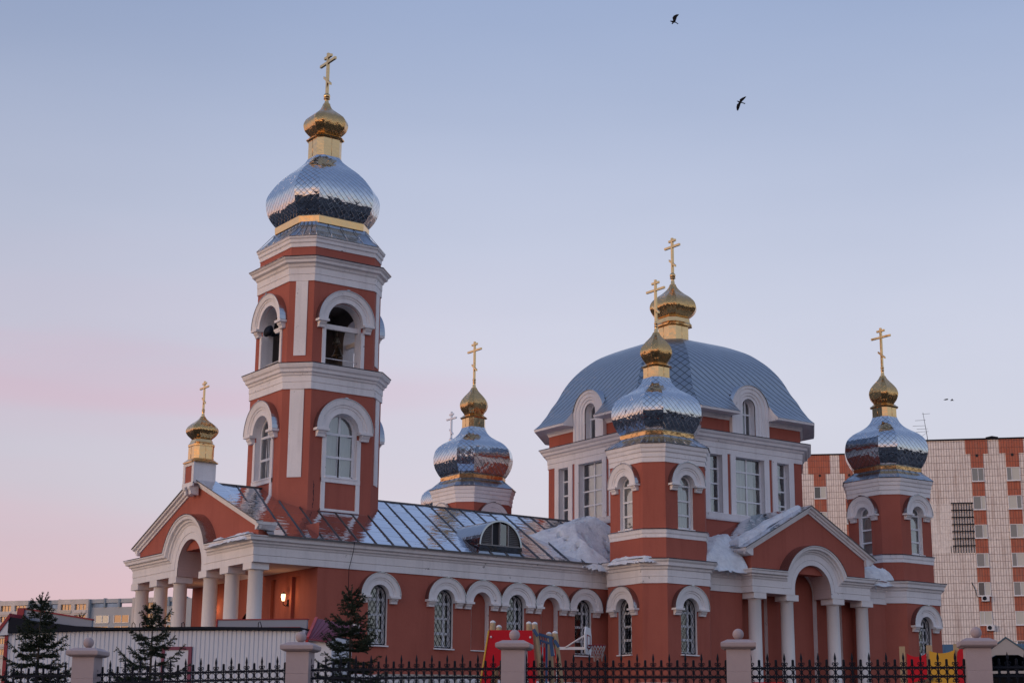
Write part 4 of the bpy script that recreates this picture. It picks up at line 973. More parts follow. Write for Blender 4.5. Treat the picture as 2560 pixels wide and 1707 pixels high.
# ================================================================== SPRUCES
m = Mat('spruce_needles'); m.base(m.mix(m.noise(m.co(), 3, 3), (.020, .030, .018), (.045, .060, .036)), .7, 0, .25); NEED = m.m
m = Mat('spruce_bark'); m.base(m.mix(m.noise(m.co(), 9, 4), (.05, .038, .028), (.09, .07, .055)), .9); BARK = m.m
def spruce(x, y, tip, half, seed, label, sparse=1.0, zmin=.15, fork=False, power=.80):
    rn = random.Random(seed); base = GROUND; Hh = tip - base
    e = empty('spruce', (x, y, base), label, 'tree', 'young spruces behind the fence')
    g = G(); g.tube([(x, y, base), (x + .01, y, base + Hh * .5), (x, y + .01, tip - .25), (x, y, tip)], [Hh * .016, Hh * .009, .008, .003], 7); tr = g.build('trunk', BARK, e)
    V = []; Fc = []
    def blade(p, d, l, wd):
        sx = d.cross(Vector((rn.uniform(-1, 1), rn.uniform(-1, 1), rn.uniform(-1, 1)))); 
        if sx.length < 1e-4: return
        sx.normalize(); i = len(V); q = p + d * l
        V.extend([tuple(p - sx * wd * .5), tuple(p + sx * wd * .5), tuple(q + sx * wd * .25), tuple(q - sx * wd * .25)]); Fc.append((i, i + 1, i + 2, i + 3))
    wood = G()
    def needles(a, b, dens, l):
        dv = b - a; n = max(2, int(dv.length * dens)); d = dv.normalized()
        for k in range(n):
            p = a + dv * ((k + rn.random()) / n)
            for _ in range(4):
                s = Vector((rn.uniform(-1, 1), rn.uniform(-1, 1), rn.uniform(-.7, 1))).normalized(); blade(p, (d * .75 + s * .75).normalized(), l * rn.uniform(.7, 1.2), .011)
        for _ in range(5): blade(b, (d + Vector((rn.uniform(-.4, .4), rn.uniform(-.4, .4), rn.uniform(-.4, .4)))).normalized(), l, .011)
    def branch(p, az, L0, rise):
        pts = []; n = 6
        for k in range(n + 1):
            t = k / n; pts.append(p + Vector((math.cos(az), math.sin(az), 0)) * (L0 * t) + Vector((0, 0, L0 * (rise * t - .35 * t * (1 - t) * 1.2 + .16 * t * t))))
        wood.tube(pts, [.012 * (1 - .8 * k / n) * (.4 + L0) for k in range(n + 1)], 4)
        for k in range(n):
            a, b = pts[k], pts[k + 1]
            if k > 0 or L0 < .2: needles(a, b, 52, .042)
            if L0 > .12:
                for s in (-1, 1):
                    for rep in range(2):
                        t = (k + rn.random()) / n
                        if t < .15: continue
                        q = a.lerp(b, rn.random()); tl = L0 * (1 - t) * .42 + .045; ta = az + s * R(rn.uniform(38, 62))
                        tw = q + Vector((math.cos(ta), math.sin(ta), rn.uniform(-.28, .12))) * tl * rn.uniform(.7, 1.15)
                        needles(q, tw, 46, .038)
                        if tl > .16:
                            for ss in (-1, 1): 
                                mm_ = q.lerp(tw, rn.uniform(.4, .7)); ta2 = ta + ss * R(45); needles(mm_, mm_ + Vector((math.cos(ta2), math.sin(ta2), rn.uniform(-.2, .1))) * tl * .4, 46, .036)
    z = tip - .16; needles(Vector((x, y, tip - .30)), Vector((x, y, tip)), 55, .04)
    if fork:
        q = Vector((x, y, tip - .26)); t2 = Vector((x + .07, y - .05, tip + .0)); wood.tube([q, t2], [.006, .002], 5); needles(q, t2, 50, .04)
    az = rn.random() * 6
    while z > base + zmin:
        f = (tip - z) / Hh; nb = int((4 + 3.4 * f ** .5) * sparse + rn.random())
        for k in range(nb):
            az += 2.4 + rn.uniform(-.3, .3); L0 = half * (f ** power) * rn.uniform(.72, 1.16) + .05
            branch(Vector((x, y, z + rn.uniform(-.04, .04))), az, L0, (.75 if f < .15 else .32 if f < .35 else .02) + rn.uniform(-.12, .12))
        z -= (.085 + .05 * f) / max(.6, sparse)
    g = G(); g.mesh(V, Fc); cr = g.build('crown', NEED, e); wood.build('branches', BARK, e)
spruce(10.42, 29.19, 2.72, 1.40, 1, 'dense dark spruce with a forked tip, leftmost, covering the corner of the white kiosk', .70, fork=True, power=1.0)
spruce(12.22, 28.49, 2.59, 1.55, 2, 'thin open spruce with wide lower branches before the white kiosk wall', .55, power=.95)
spruce(16.36, 28.66, 3.19, 1.45, 3, 'tall dense spruce standing before the nave wall beside its first window', .68, power=.90)
spruce(16.77, 43.91, 3.64, .9, 4, 'small sparse conifer far behind the kiosk roof, against the grey apartments', .5)

# ================================================================== WHITE KIOSK
m = Mat('white_sheet'); m.base(m.mix(m.noise(m.co(), .9, 4, .6, (1, 1, .4)), (.66, .68, .74), (.54, .56, .62)), .5); SHEET = m.m
m = Mat('red_sheet'); m.base(m.mix(m.noise(m.co(), 1.5, 3), (.30, .022, .036), (.22, .02, .035)), .5, 0, .3); REDS = m.m
m = Mat('mauve_trim'); m.base((.21, .055, .09), .6, 0, .3); MAUV = m.m
m = Mat('dark_roofing'); m.base((.018, .020, .028), .9, 0, .1); DROOF = m.m
m = Mat('grey_panel'); m.base(m.mix(m.noise(m.co(), 1.2, 3), (.25, .28, .35), (.20, .23, .29)), .5); GPAN = m.m
FK = facet((16.61, 38.58), (math.sin(R(-46.5)), -math.cos(R(-46.5))))
kiosk = empty('kiosk', (16.6, 38.6, GROUND), 'low white kiosk of ribbed sheet with red trim and a mauve door frame', 'kiosk')
g = G(); pts = []
u = -3.82
while u < 3.74:
    pts += [(u, 0), (u + .066, 0), (u + .078, -.016), (u + .10, -.016)]; u += .112
pts.append((3.75, 0)); pts += [(3.75, -4), (-3.82, -4)]
g.loft([[FK(u, v, GROUND) for u, v in pts], [FK(u, v, 2.88) for u, v in pts]], True); g.build('wall', SHEET, kiosk)
g = G()
g.prism([FK(-3.9, .06, z) if False else FK(u, .10, z) for u, z in ((-3.80, 2.85), (-2.6, 2.87), (-1.2, 2.90), (1.2, 2.90), (3.72, 2.86), (3.72, 2.93), (1.2, 2.965), (-1.2, 2.96), (-2.0, 3.00), (-3.0, 3.12), (-3.80, 3.24))], FK(0, -4.1, 0) - FK(0, .1, 0)); g.build('roof', DROOF, kiosk)
g = G(); g.fbox(FK, -3.90, -3.81, -.05, .03, GROUND, 2.86); g.build('corner_trim', REDS, kiosk)
g = G(); g.prism([FK(u, .13, z) for u, z in ((-4.16, 2.80), (-4.07, 2.78), (-3.76, 3.20), (-3.76, 3.32))], FK(0, -2, 0) - FK(0, .13, 0)); g.build('corner_trim', REDS, kiosk)
g = G(); g.prism([FK(u, .10, z) for u, z in ((-4.06, 2.78), (-3.79, 2.80), (-3.79, 3.16))], FK(0, -1.5, 0) - FK(0, .1, 0)); g.build('gable_end', SHEET, kiosk)
g = G(); g.prism([FK(u, -.7, z) for u, z in ((-3.80, 2.95), (-1.98, 2.95), (-1.98, 3.22), (-3.80, 3.50))], FK(0, -.8, 0) - FK(0, -.7, 0)); pn = g.build('parapet_panel', GPAN, kiosk)
g = G(); g.prism([FK(u, -.68, z) for u, z in ((-3.80, 3.48), (-1.96, 3.20), (-1.96, 3.235), (-3.80, 3.52))], FK(0, -.82, 0) - FK(0, -.68, 0)); g.fbox(FK, -3.98, -3.80, -.82, -.66, 2.9, 3.515); g.build('trim', REDS, pn)
g = G(); g.fbox(FK, 1.40, 3.66, -.6, -.5, 2.9, 3.16); pn = g.build('parapet_panel', GPAN, kiosk)
g = G(); g.fbox(FK, 1.37, 3.69, -.61, -.485, 3.16, 3.185); g.fbox(FK, 1.37, 1.40, -.61, -.485, 2.9, 3.16); g.fbox(FK, 1.5, 3.5, -.50, -.46, 2.94, 2.985); g.build('trim', REDS, pn)
g = G(); g.fbox(FK, .22, .30, -.02, .04, GROUND, 2.50); g.fbox(FK, .90, .98, -.02, .04, GROUND, 2.50); g.fbox(FK, .30, .90, -.02, .04, 2.42, 2.50); g.build('door_frame', MAUV, kiosk)
g = G(); g.fbox(FK, .30, .90, -.02, .02, GROUND, 2.42); dr_ = g.build('door', SHEET, kiosk)
g = G(); g.tube([FK(.37, .02, .5), FK(.37, .07, .5), FK(.37, .07, .62), FK(.37, .02, .62)], .012, 6); g.build('handle', IRON, dr_)
for u in (-.62, -.42, .66, 2.6):
    g = G(); k = rnd.uniform(-.04, .1); g.tube([FK(u, -.05, 2.95), FK(u, -.05, 3.06), FK(u + .04, -.05, 3.09), FK(u + .08, -.05, 3.05 - k), FK(u + .085, -.05, 2.95)], .010, 6); g.build('wire_loop', IRON, kiosk)
# lean-to with a red metal roof at the kiosk's right end
g = G(); A = [FK(3.60, -1.3, 3.26), FK(4.66, -1.5, 3.06), FK(4.45, .35, 2.60), FK(3.93, .35, 2.66)]
nA = (A[1] - A[0]).cross(A[3] - A[0]).normalized(); nA = nA if nA.z > 0 else -nA
g.prism(A, -nA * .04)
for k in range(9):
    t = (k + .5) / 9; a, b = A[0].lerp(A[1], t), A[3].lerp(A[2], t); g.tube([a + nA * .008, b + nA * .008], .011, 5)
rf = g.build('porch_roof', MAUV, kiosk)
m = Mat('bright_red_trim'); m.base((.45, .03, .03), .45); BRED = m.m
g = G(); g.prism([A[0] + nA * .03, A[3] + nA * .03, A[3] - nA * .1, A[0] - nA * .1], FK(.07, 0, 0) - FK(0, 0, 0)); g.build('fascia', BRED, rf)
g = G(); g.fbox(FK, 3.85, 4.52, -1.0, .2, GROUND, 2.60); g.build('porch_wall', SHEET, kiosk)
g = G(); g.fbox(FK, 4.02, 4.66, -1.75, -1.62, 2.9, 3.16); pn = g.build('parapet_panel', SHEET, kiosk)
g = G(); g.fbox(FK, 4.0, 4.69, -1.76, -1.60, 3.16, 3.18); g.fbox(FK, 4.66, 4.69, -1.76, -1.60, 2.9, 3.16); g.build('trim', REDS, pn)

# ================================================================== PLAYGROUND
m = Mat('red_board'); m.base(m.mix(m.noise(m.co(), 1.3, 3), (.60, .008, .020), (.46, .008, .018)), .5, 0, .2); RBOARD = m.m
m = Mat('yellow_board'); m.base(m.mix(m.noise(m.co(), 1.3, 3), (.70, .36, .015), (.58, .29, .015)), .45); YBOARD = m.m
m = Mat('peeled_log'); m.base(m.mix(m.noise(m.co(), 4, 4, .6, (3, 3, .35)), (.50, .37, .22), (.34, .24, .14)), .8); LOG = m.m
m = Mat('blue_steel'); m.base((.025, .07, .17), .45); BLUE = m.m
m = Mat('white_steel'); m.base(m.mix(m.noise(m.co(), 3, 3), (.72, .72, .75), (.60, .60, .62)), .45); WSTEEL = m.m
FC = facet((24.15, 34.37), (-.573, -.82))
climb = empty('climbing_frame', (24.2, 34.4, GROUND), 'red climbing board in a frame of leaning wooden logs with blue brackets', 'climbing frame')
g = G()                                                             # trapezoid board with a round hole
bl = lambda z: -.53 - (3.03 - z) * .150; br = lambda z: .52 + (3.03 - z) * .088
hc = (-.02, 1.80, .46); ring_o = []; ring_i = []; nn = 48
for k in range(nn):
    a = 2 * math.pi * k / nn; cx, cz = math.cos(a), math.sin(a); t = 99
    zt, zb_ = 3.03, -.5
    if cz > 1e-6: t = min(t, (zt - hc[1]) / cz)
    if cz < -1e-6: t = min(t, (zb_ - hc[1]) / cz)
    lo, hi = 0, t
    f = lambda t: bl(hc[1] + t * cz) < hc[0] + t * cx < br(hc[1] + t * cz)
    if not f(t):
        for _ in range(40):
            mid = (lo + hi) / 2
            if f(mid): lo = mid
            else: hi = mid
        t = lo
    ring_o.append((hc[0] + t * cx, hc[1] + t * cz)); ring_i.append((hc[0] + hc[2] * cx, hc[1] + hc[2] * cz))
for c_ in ((bl(3.03), 3.03), (br(3.03), 3.03), (bl(-.5), -.5), (br(-.5), -.5)):
    i = min(range(nn), key=lambda i: (ring_o[i][0] - c_[0]) ** 2 + (ring_o[i][1] - c_[1]) ** 2); ring_o[i] = c_
g.loft([[FC(u, v, z) for u, z in rg] for rg, v in ((ring_o, 0), (ring_o, .025), (ring_i, .025), (ring_i, 0), (ring_o, 0))], True); bo = g.build('board', RBOARD, climb)
g = G(); g.tube([FC(bl(3.03) - .02, .03, 3.02), FC(bl(-.5) - .02, .03, -.5)], .02, 6); g.build('edge_strip', YBOARD, bo)
for u in (-.49, .475):
    g = G(); c = FC(u, .03, 2.86); g.lathe((c.x, c.y, c.z), [(.002, -.028), (.02, -.02), (.026, 0), (.02, .02), (.002, .028)], 10); g.build('bolt_cap', WSTEEL, bo)
def log(parent, F, u0, u1, v0, v1, zt, zb=GROUND, r=.068, cap=True):
    g = G(); a, b = F(u0, v0, zt), F(u1, v1, zb); g.tube([a, a.lerp(b, .02), b], [r * .96, r, r * 1.05], 14); o = g.build('log_post', LOG, parent)
    if cap:
        g = G(); g.lathe((a.x, a.y, a.z - .012), [(r * .98, 0), (r * 1.05, .02), (r * .8, .05), (r * .3, .066), (.003, .07)], 12); g.build('snow_cap', SNOW, o)
log(climb, FC, -.45, -.62, -.12, -.12, 3.22); log(climb, FC, -.30, -.55, -.8, -.8, 3.16); log(climb, FC, .45, .62, -.75, -.75, 3.25); log(climb, FC, .585, 1.09, -.10, -.1, 3.19)
log(climb, FC, .965, 1.20, -1.1, -1.1, 3.02); log(climb, FC, 1.09, 1.55, -.2, -.2, 2.98)
g = G()
def fb(a, b, wd, v0, v1): bar(g, FC, a[0], a[1], b[0], b[1], wd, v0, v1)
fb((.62, 2.97), (1.04, 2.85), .07, -.2, -.12); fb((.66, 2.94), (.74, 2.70), .04, -.2, -.14); fb((.72, 2.80), (1.0, 2.72), .05, -.2, -.14)
for k in range(5): fb((.70 + k * .06, 2.93 - k * .018), (.73 + k * .06, 2.74 - k * .01), .022, -.19, -.15)
fb((.97, 2.9), (1.03, 2.42), .085, -.16, -.1); g.build('bracket', BLUE, climb)
for u, z in ((.60, 2.98), (1.12, 2.72)):
    g = G(); bar(g, FC, u - .05, z + .08, u + .06, z - .09, .075, -.02, .02); g.build('clamp', BLUE, climb)
g = G(); g.tube([FC(.885, -.3, 2.78), FC(.875, -.3, GROUND)], .028, 8); g.build('pole', BLUE, climb)
g = G(); g.tube([FC(.79, -.3, 2.78), FC(.785, -.3, 1.6)], .012, 6); g.build('rod', WSTEEL, climb)
g = G(); g.prism([FC(u, -1.4, z) for u, z in ((.70, 2.72), (1.02, 2.70), (1.08, 2.30), (1.0, 2.24), (.86, 2.36), (.72, 2.25))], FC(0, -1.43, 0) - FC(0, -1.4, 0)); g.build('board', RBOARD, climb)
g = G(); g.tube([FC(1.08, -.1, 2.6), FC(1.22, -.1, 1.6)], .010, 6); g.build('rod', RBOARD, climb)

hoop = empty('basketball_hoop', (28.07, 37.69, GROUND), 'white basketball backboard seen edge-on with a red rim and a torn net', 'basketball hoop')
FH = facet((28.70, 37.20), (-.62, -.785))
HR = R(9)
def hb(u, v, z):                                                    # slight turn of the board
    return FH(u * math.cos(HR) - v * math.sin(HR), u * math.sin(HR) + v * math.cos(HR), z)
m = Mat('net_cord'); m.base((.52, .50, .48), .8); CORD = m.m
g = G(); g.box(0, 0, 0, 0, 0, 0) if False else None
pl_ = [(-.52, 2.86), (-.44, 2.74), (.44, 2.74), (.52, 2.86), (.52, 3.28), (.36, 3.48), (-.36, 3.48), (-.52, 3.28)]
g.prism([hb(0, v, z) for v, z in pl_], hb(.035, 0, 0) - hb(0, 0, 0)); bb = g.build('backboard', WSTEEL, hoop)
g = G()
for a, b in (((-.25, 2.92), (.25, 2.92)), ((-.25, 3.26), (.25, 3.26)), ((-.25, 2.92), (-.25, 3.26)), ((.25, 2.92), (.25, 3.26))): g.tube([hb(.038, *a), hb(.038, *b)], .016, 5)
g.build('red_marking', REDS, bb)
g = G(); cR = Vector(hb(.30, 0, 2.99)); g.tube([cR + Vector((.21 * math.cos(a * .2618), .21 * math.sin(a * .2618), 0)) for a in range(25)], .011, 6, cap=False); g.tube([hb(.03, 0, 2.99), hb(.1, 0, 2.99)], .03, 6); g.tube([hb(.03, 0, 2.86), hb(.12, 0, 2.98)], .015, 6); g.build('rim', REDS, hoop)
g = G(); rn = random.Random(4)
for k in range(14):
    for s in (1, -1):
        pts = []
        for j in range(6):
            a = 2 * math.pi * (k + s * j * .5) / 14; r_ = .205 - .085 * min(1, j / 4); pts.append(cR + Vector((r_ * math.cos(a), r_ * math.sin(a), -.085 * j - rn.uniform(0, .02))))
        g.tube(pts[:rn.choice([5, 6, 6])], .0055, 4)
g.build('net', CORD, hoop)
g = G(); bar(g, FH, -.82, 2.91, .0, 2.91, .075, -.04, .04); g.build('arm', WSTEEL, hoop)
for v in (-.12, .14):
    g = G(); g.tube([FH(-.60, v * .3, 2.93), FH(-.0, v, 3.30)], .020, 6); g.build('brace', WSTEEL, hoop)
g = G(); g.tube([FH(-.80, 0, GROUND), FH(-.80, 0, 2.98)], .055, 10); g.build('pole', WSTEEL, hoop)

FPF = facet((30.12, 26.32), (-.745, -.667))
fort = empty('play_fort', (30.1, 26.3, GROUND), 'wooden play fort with wavy red and yellow panels between square posts', 'play fort')
def wavy(uL, uR, zL, zR, dip, mat, name='panel'):
    g = G(); top = [(uL + (uR - uL) * k / 16, zL + (zR - zL) * k / 16 - dip * math.sin(math.pi * k / 16) ** .8) for k in range(17)]
    g.prism([FPF(u, .0, z) for u, z in [(uL, GROUND + .5)] + top + [(uR, GROUND + .5)]], FPF(0, -.03, 0) - FPF(0, 0, 0)); return g.build(name, mat, fort)
wavy(-.50, -.07, 2.37, 2.37, .08, RBOARD); wavy(.0, .56, 2.43, 2.45, .075, YBOARD)
g = G(); g.prism([FPF(u, .0, z) for u, z in ((.60, 2.28), (.62, 2.40), (.67, 2.46), (.74, 2.47), (.80, 2.42), (.82, 1.0), (.60, 1.0))], FPF(0, -.03, 0) - FPF(0, 0, 0)); g.build('panel', RBOARD, fort)
for u in (-.60, .00, .60):
    g = G(); g.fbox(FPF, u - .065, u + .065, -.18, -.04, GROUND, 2.55 + .04 * u); g.build('post', LOG, fort)
m = Mat('brown_board'); m.base((.13, .075, .045), .7); BROWN = m.m
g = G(); g.prism([FPF(u, .06, z) for u, z in ((-.75, 1.62), (-.12, 1.78), (.05, 1.86), (.05, 1.78), (-.12, 1.70), (-.75, 1.5))], FPF(0, .02, 0) - FPF(0, .06, 0)); g.build('rail', BROWN, fort)
# red rail low behind the fence by the south porch
g = G(); F_ = facet((27.6, 28.95), (-.68, -.73)); g.fbox(F_, -.37, .37, 0, .04, 1.45, 1.72)
for u in (-.3, .3): g.fbox(F_, u - .04, u + .04, -.05, 0, GROUND, 1.6)
tag(g.build('seesaw_board', RBOARD), 'low red play panel just showing behind the fence before the south porch', 'play board')
m = Mat('cream_timber'); m.base(m.mix(m.noise(m.co(), 3, 3), (.55, .50, .42), (.42, .38, .32)), .7); CREAM = m.m
F_ = facet((24.5, 38.9), (-.56, -.83)); rl = empty('railing', (24.5, 38.9, GROUND), 'cream timber railing added in place of unreadable letters at the foot of the nave wall behind the tallest spruce', 'railing')  # added railing, replaces a row of unreadable pale letters
for zz in (2.10, 1.88): 
    g = G(); g.fbox(F_, -1.3, 1.6, -.03, .03, zz - .025, zz + .025); g.build('rail', CREAM, rl)
for k in range(5):
    u = -1.25 + k * .70; g = G(); g.fbox(F_, u - .04, u + .04, -.1, -.032, GROUND, 2.12); g.build('post', CREAM, rl)

m = Mat('teal_roof'); m.base(m.mix(m.noise(m.co(), .6, 3), (.055, .115, .16), (.045, .09, .125)), .5); TEAL = m.m
m = Mat('grey_board'); m.base(m.mix(m.noise(m.co(), 4, 3), (.40, .37, .36), (.32, .30, .29)), .8); GBOARD = m.m
FSH = facet((42.9, 34.4), (-.80, -.60)); shl = empty('shelter', (42.9, 34.4, GROUND), 'small open gabled shelter with pale bargeboards and a dark inside', 'shelter')
za, hwS, slS = 3.68, 1.15, .72
g = G()
for s in (-1, 1): g.prism([FSH(0, .12, za + .06), FSH(s * hwS, .12, za - slS * hwS + .06), FSH(s * hwS, .12, za - slS * hwS + .01), FSH(0, .12, za + .01)], FSH(0, -3.0, 0) - FSH(0, .12, 0))
g.build('roof', TEAL, shl)
for s in (-1, 1):
    g = G(); g.prism([FSH(0, .10, za), FSH(s * hwS * .99, .10, za - slS * hwS * .99), FSH(s * hwS * .99, .10, za - slS * hwS - .09), FSH(s * .34, .10, za - .50), FSH(0, .10, za - .50)], FSH(0, .05, 0) - FSH(0, .10, 0)); g.build('bargeboard', GBOARD, shl)
for s in (-1, 1):
    for v in (0, -2.8):
        g = G(); g.fbox(FSH, s * .95 - .06, s * .95 + .06, v - .06, v + .04, GROUND, 2.95); g.build('post', GBOARD, shl)
g = G(); g.fbox(FSH, -1.0, 1.0, -2.95, -2.86, GROUND, 3.0); g.prism([FSH(-1.0, -2.87, 3.0), FSH(1.0, -2.87, 3.0), FSH(0, -2.87, 3.62)], FSH(0, -2.94, 0) - FSH(0, -2.87, 0)); g.build('back_wall', DROOF, shl)
g = G(); g.fbox(FSH, -1.0, 1.0, -.02, .03, GROUND, 1.75); g.fbox(FSH, -1.0, 1.0, -.02, .06, 2.62, 2.70); g.build('front_board', GBOARD, shl)
FBR = facet((72.9, 60.4), (-.77, -.635)); bb_ = empty('low_building', (72.9, 60.4, GROUND), 'long low building with a teal metal roof at the foot of the tiled apartments', 'building')
g = G(); g.fbox(FBR, -7, 14, -9, 0, GROUND, 4.3); g.build('wall', GBOARD, bb_)
g = G(); g.prism([FBR(-7.3, .4, 4.2), FBR(-7.3, -4.5, 6.35), FBR(-7.3, -9.4, 4.2)], FBR(14.3, 0, 0) - FBR(-7.3, 0, 0))
u = -7.2
while u < 14.2: g.tube([FBR(u, .42, 4.22), FBR(u, -4.5, 6.37)], .03, 4); u += .6
g.build('roof', TEAL, bb_)

# ================================================================== TILED APARTMENT BLOCKS (right)
def tilemat(name, c, c2, mortar, bw, rh, msz=.03):
    m = Mat(name); uv = m.n('ShaderNodeUVMap').outputs[0]; b = m.n('ShaderNodeTexBrick'); b.offset = 0; b.inputs['Scale'].default_value = 1
    b.inputs['Brick Width'].default_value = bw; b.inputs['Row Height'].default_value = rh; b.inputs['Mortar Size'].default_value = msz; b.inputs['Mortar Smooth'].default_value = .3; b.inputs['Bias'].default_value = 0
    b.inputs['Color1'].default_value = (*c, 1); b.inputs['Color2'].default_value = (*c2, 1); b.inputs['Mortar'].default_value = (*mortar, 1); m.l(uv, b.inputs[0])
    st = m.noise(uv, .9, 4, .6, (1.8, .16, 1)); cc = m.mix(m.ramp(st, [(.52, 0.0), (.72, .5)]), b.outputs[0], tuple(x * .6 for x in mortar) if False else (.33, .20, .15))
    fine = m.noise(uv, 3.5, 4, .65); cc = m.mix(m.ramp(fine, [(.35, .22), (.6, 0.0)]), cc, (.25, .19, .17))
    m.base(cc, .8); m.bump(b.outputs['Fac'], -.02, 1.0); return m.m
TILE = tilemat('cream_tile', (.90, .82, .76), (.80, .72, .67), (.30, .19, .155), .235, .655, .019)
TILEP = tilemat('repaired_tile', (.90, .83, .78), (.84, .77, .72), (.72, .64, .59), .235, .655, .02)
TILER = tilemat('red_tile', (.50, .14, .075), (.42, .11, .06), (.18, .065, .05), .235, .655, .018)
m = Mat('pane_blind'); m.base((.52, .52, .47), .12, 0, .5); PB = m.m
m = Mat('pane_grey'); m.base((.20, .21, .21), .06, 0, .6); PG = m.m
m = Mat('pane_dark'); m.base((.05, .055, .06), .04, 0, .7); PD = m.m
def uvq(g, F, u0, u1, z0, z1, v, mi=0): g.face([F(u0, v, z0), F(u1, v, z0), F(u1, v, z1), F(u0, v, z1)], mi, [(u0, z0), (u1, z0), (u1, z1), (u0, z1)])
def tiled_block(name, P, ang, u0, u1, ztop, cols_, label, seed):
    rn = random.Random(seed); F = facet(P, (math.sin(R(ang)), -math.cos(R(ang)))); e = empty(name, (P[0], P[1], GROUND), label, 'apartment block')
    g = G(); uvq(g, F, u0, u1, ztop - 45 * .655, ztop, 0)
    for u in (u0, u1): g.face([F(u, 0, GROUND), F(u, -12, GROUND), F(u, -12, ztop), F(u, 0, ztop)], 0, [(0, 0), (12, 0), (12, ztop), (0, ztop)])
    g.face([F(u0, -12, GROUND), F(u1, -12, GROUND), F(u1, -12, ztop), F(u0, -12, ztop)], 0, [(0, 0), (12, 0), (12, 1), (0, 1)]); g.face([F(u0, 0, ztop), F(u1, 0, ztop), F(u1, -12, ztop), F(u0, -12, ztop)], 0, [(0, 0)] * 4)
    g.build('wall', TILE, e)
    g = G(); g.fbox(F, u0 - .1, u1 + .1, -.5, .08, ztop, ztop + .14); g.build('roof_edge', DROOF, e)
    for (ca, cb, ta, tb, tr) in cols_:
        zb = ztop - tr * .655
        g = G(); uvq(g, F, ta, tb, zb, ztop - .01, .03); g.fbox(F, ta, tb, 0, .028, zb, ztop - .01); uvq(g, F, ca, cb, zb - 1.31, zb, .032); g.fbox(F, ca, cb, 0, .03, zb - 1.31, zb); g.build('spandrel', TILER, e)
        g = G(); g.fbox(F, (ca + cb) / 2 - .11, (ca + cb) / 2 + .13, .0, .045, zb - .30, zb - .04); g.build('vent', ROOM, e)
        z = zb - 1.33
        while z > 3:
            wd = cb - ca; g = G(); s = rn.choice([.35, .5, .62])
            for a in (ca, ca + wd * s, cb - .05): g.fbox(F, a, a + .05, 0, .07, z - 1.25, z)
            g.fbox(F, ca, cb, .0, .07, z - .05, z); g.fbox(F, ca, cb, .0, .075, z - 1.25, z - 1.19); g.fbox(F, ca - .05, cb + .05, .0, .14, z - 1.30, z - 1.255)
            o = g.build('window', FRAME, e)
            g = G(); g.fbox(F, ca + .05, ca + wd * s, .0, .035, z - 1.19, z - .05); g.build('pane', rn.choice([PB, PG, PD, PG]), o)
            g = G(); g.fbox(F, ca + wd * s + .05, cb - .05, .0, .035, z - 1.19, z - .05); g.build('pane', rn.choice([PB, PG, PB]), o)
            g = G(); uvq(g, F, ca, cb, z - 2.62, z - 1.31, .032); g.fbox(F, ca, cb, 0, .03, z - 2.62, z - 1.31); g.build('spandrel', TILER, e)
            z -= 2.627
    return e, F
apr, FR_ = tiled_block('apartment_block', (123.144, 102.154), -47, -4.6, 12.5, 28.95, [(.50, 1.60, .06, 2.06, 2), (3.62, 4.80, 3.09, 5.25, 2), (6.75, 7.9, 6.2, 8.4, 2)], 'tall cream tiled apartment block with red window columns, right of the last corner tower', 11)
tiled_block('apartment_block', (126.266, 122.609), -45, -11, 2.6, 30.72, [(-1.54, -.32, -2.08, .15, 3), (1.64, 2.5, 1.12, 2.55, 3), (-4.7, -3.5, -5.2, -3.1, 3), (-7.9, -6.7, -8.4, -6.3, 3)], 'cream and red tiled apartment block seen between the drum and the last corner tower', 12)
g = G(); uvq(g, FR_, -4.55, -1.56, 18.5, 23.05, .012); g.build('repaired_tiles', TILEP, apr)
g = G()
for k in range(8): g.fbox(FR_, -1.34 + k * .235, -1.26 + k * .235, .0, .03, 18.5, 23.05)
for k in range(7): g.fbox(FR_, -1.52, .48, .0, .036, 19.09 + k * .655, 19.20 + k * .655)
g.fbox(FR_, -1.72, -1.67, 0, .03, 18.5, 19.15); g.fbox(FR_, -1.5, -1.46, 0, .03, 18.5, 19.15); g.build('joint_grid', IRON, apr)
g = G(); g.tube([FR_(-.05, .05, 15.8), FR_(.25, .05, 15.1), FR_(.35, .05, 14.5), FR_(.7, .05, 14.45)], .03, 5); g.build('cable', IRON, apr)
g = G(); g.fbox(FR_, 1.95, 3.05, -.4, .12, 29.09, 29.17); g.prism([FR_(2.0, .1, 29.17), FR_(3.0, .1, 29.17), FR_(2.5, .1, 29.27)], FR_(0, -.4, 0) - FR_(0, .1, 0)); g.build('vent_cap', DROOF, apr)
for u, z, lab in ((1.08, 14.32, 'white air conditioner under a window on the tiled block, higher one'), (1.38, 11.68, 'white air conditioner on the tiled block just above the fence pillar, lower one')):
    e = empty('air_conditioner', FR_(u, 0.2, z - .3), lab, 'air conditioner', 'air conditioners on the tiled block')
    g = G(); g.fbox(FR_, u - .34, u + .34, .06, .36, z - .26, z + .24); g.build('casing', WSTEEL, e)
    g = G(); c = FR_(u - .08, .365, z); n_ = 16
    g.face([FR_(u - .08 + .19 * math.cos(2 * math.pi * k / n_), .366, z + .19 * math.sin(2 * math.pi * k / n_)) for k in range(n_)]); g.build('fan', DROOF, e)
    g = G(); g.fbox(FR_, u - .3, u - .26, .03, .38, z - .31, z - .27); g.fbox(FR_, u + .26, u + .3, .03, .38, z - .31, z - .27); g.build('bracket', IRON, e)
m = Mat('dark_steel'); m.base((.04, .035, .045), .6); DST = m.m
ant = empty('tv_antenna', (121.8, 105.29, 29.0), 'thin leaning television mast on the roof of the tiled block', 'antenna')
FAN = facet((121.8, 105.29), (math.sin(R(-35)), -math.cos(R(-35))))
at_ = lambda z: (31.87 - z) / 2.85 * .0 - (z - 29.0) / 2.87 * .10
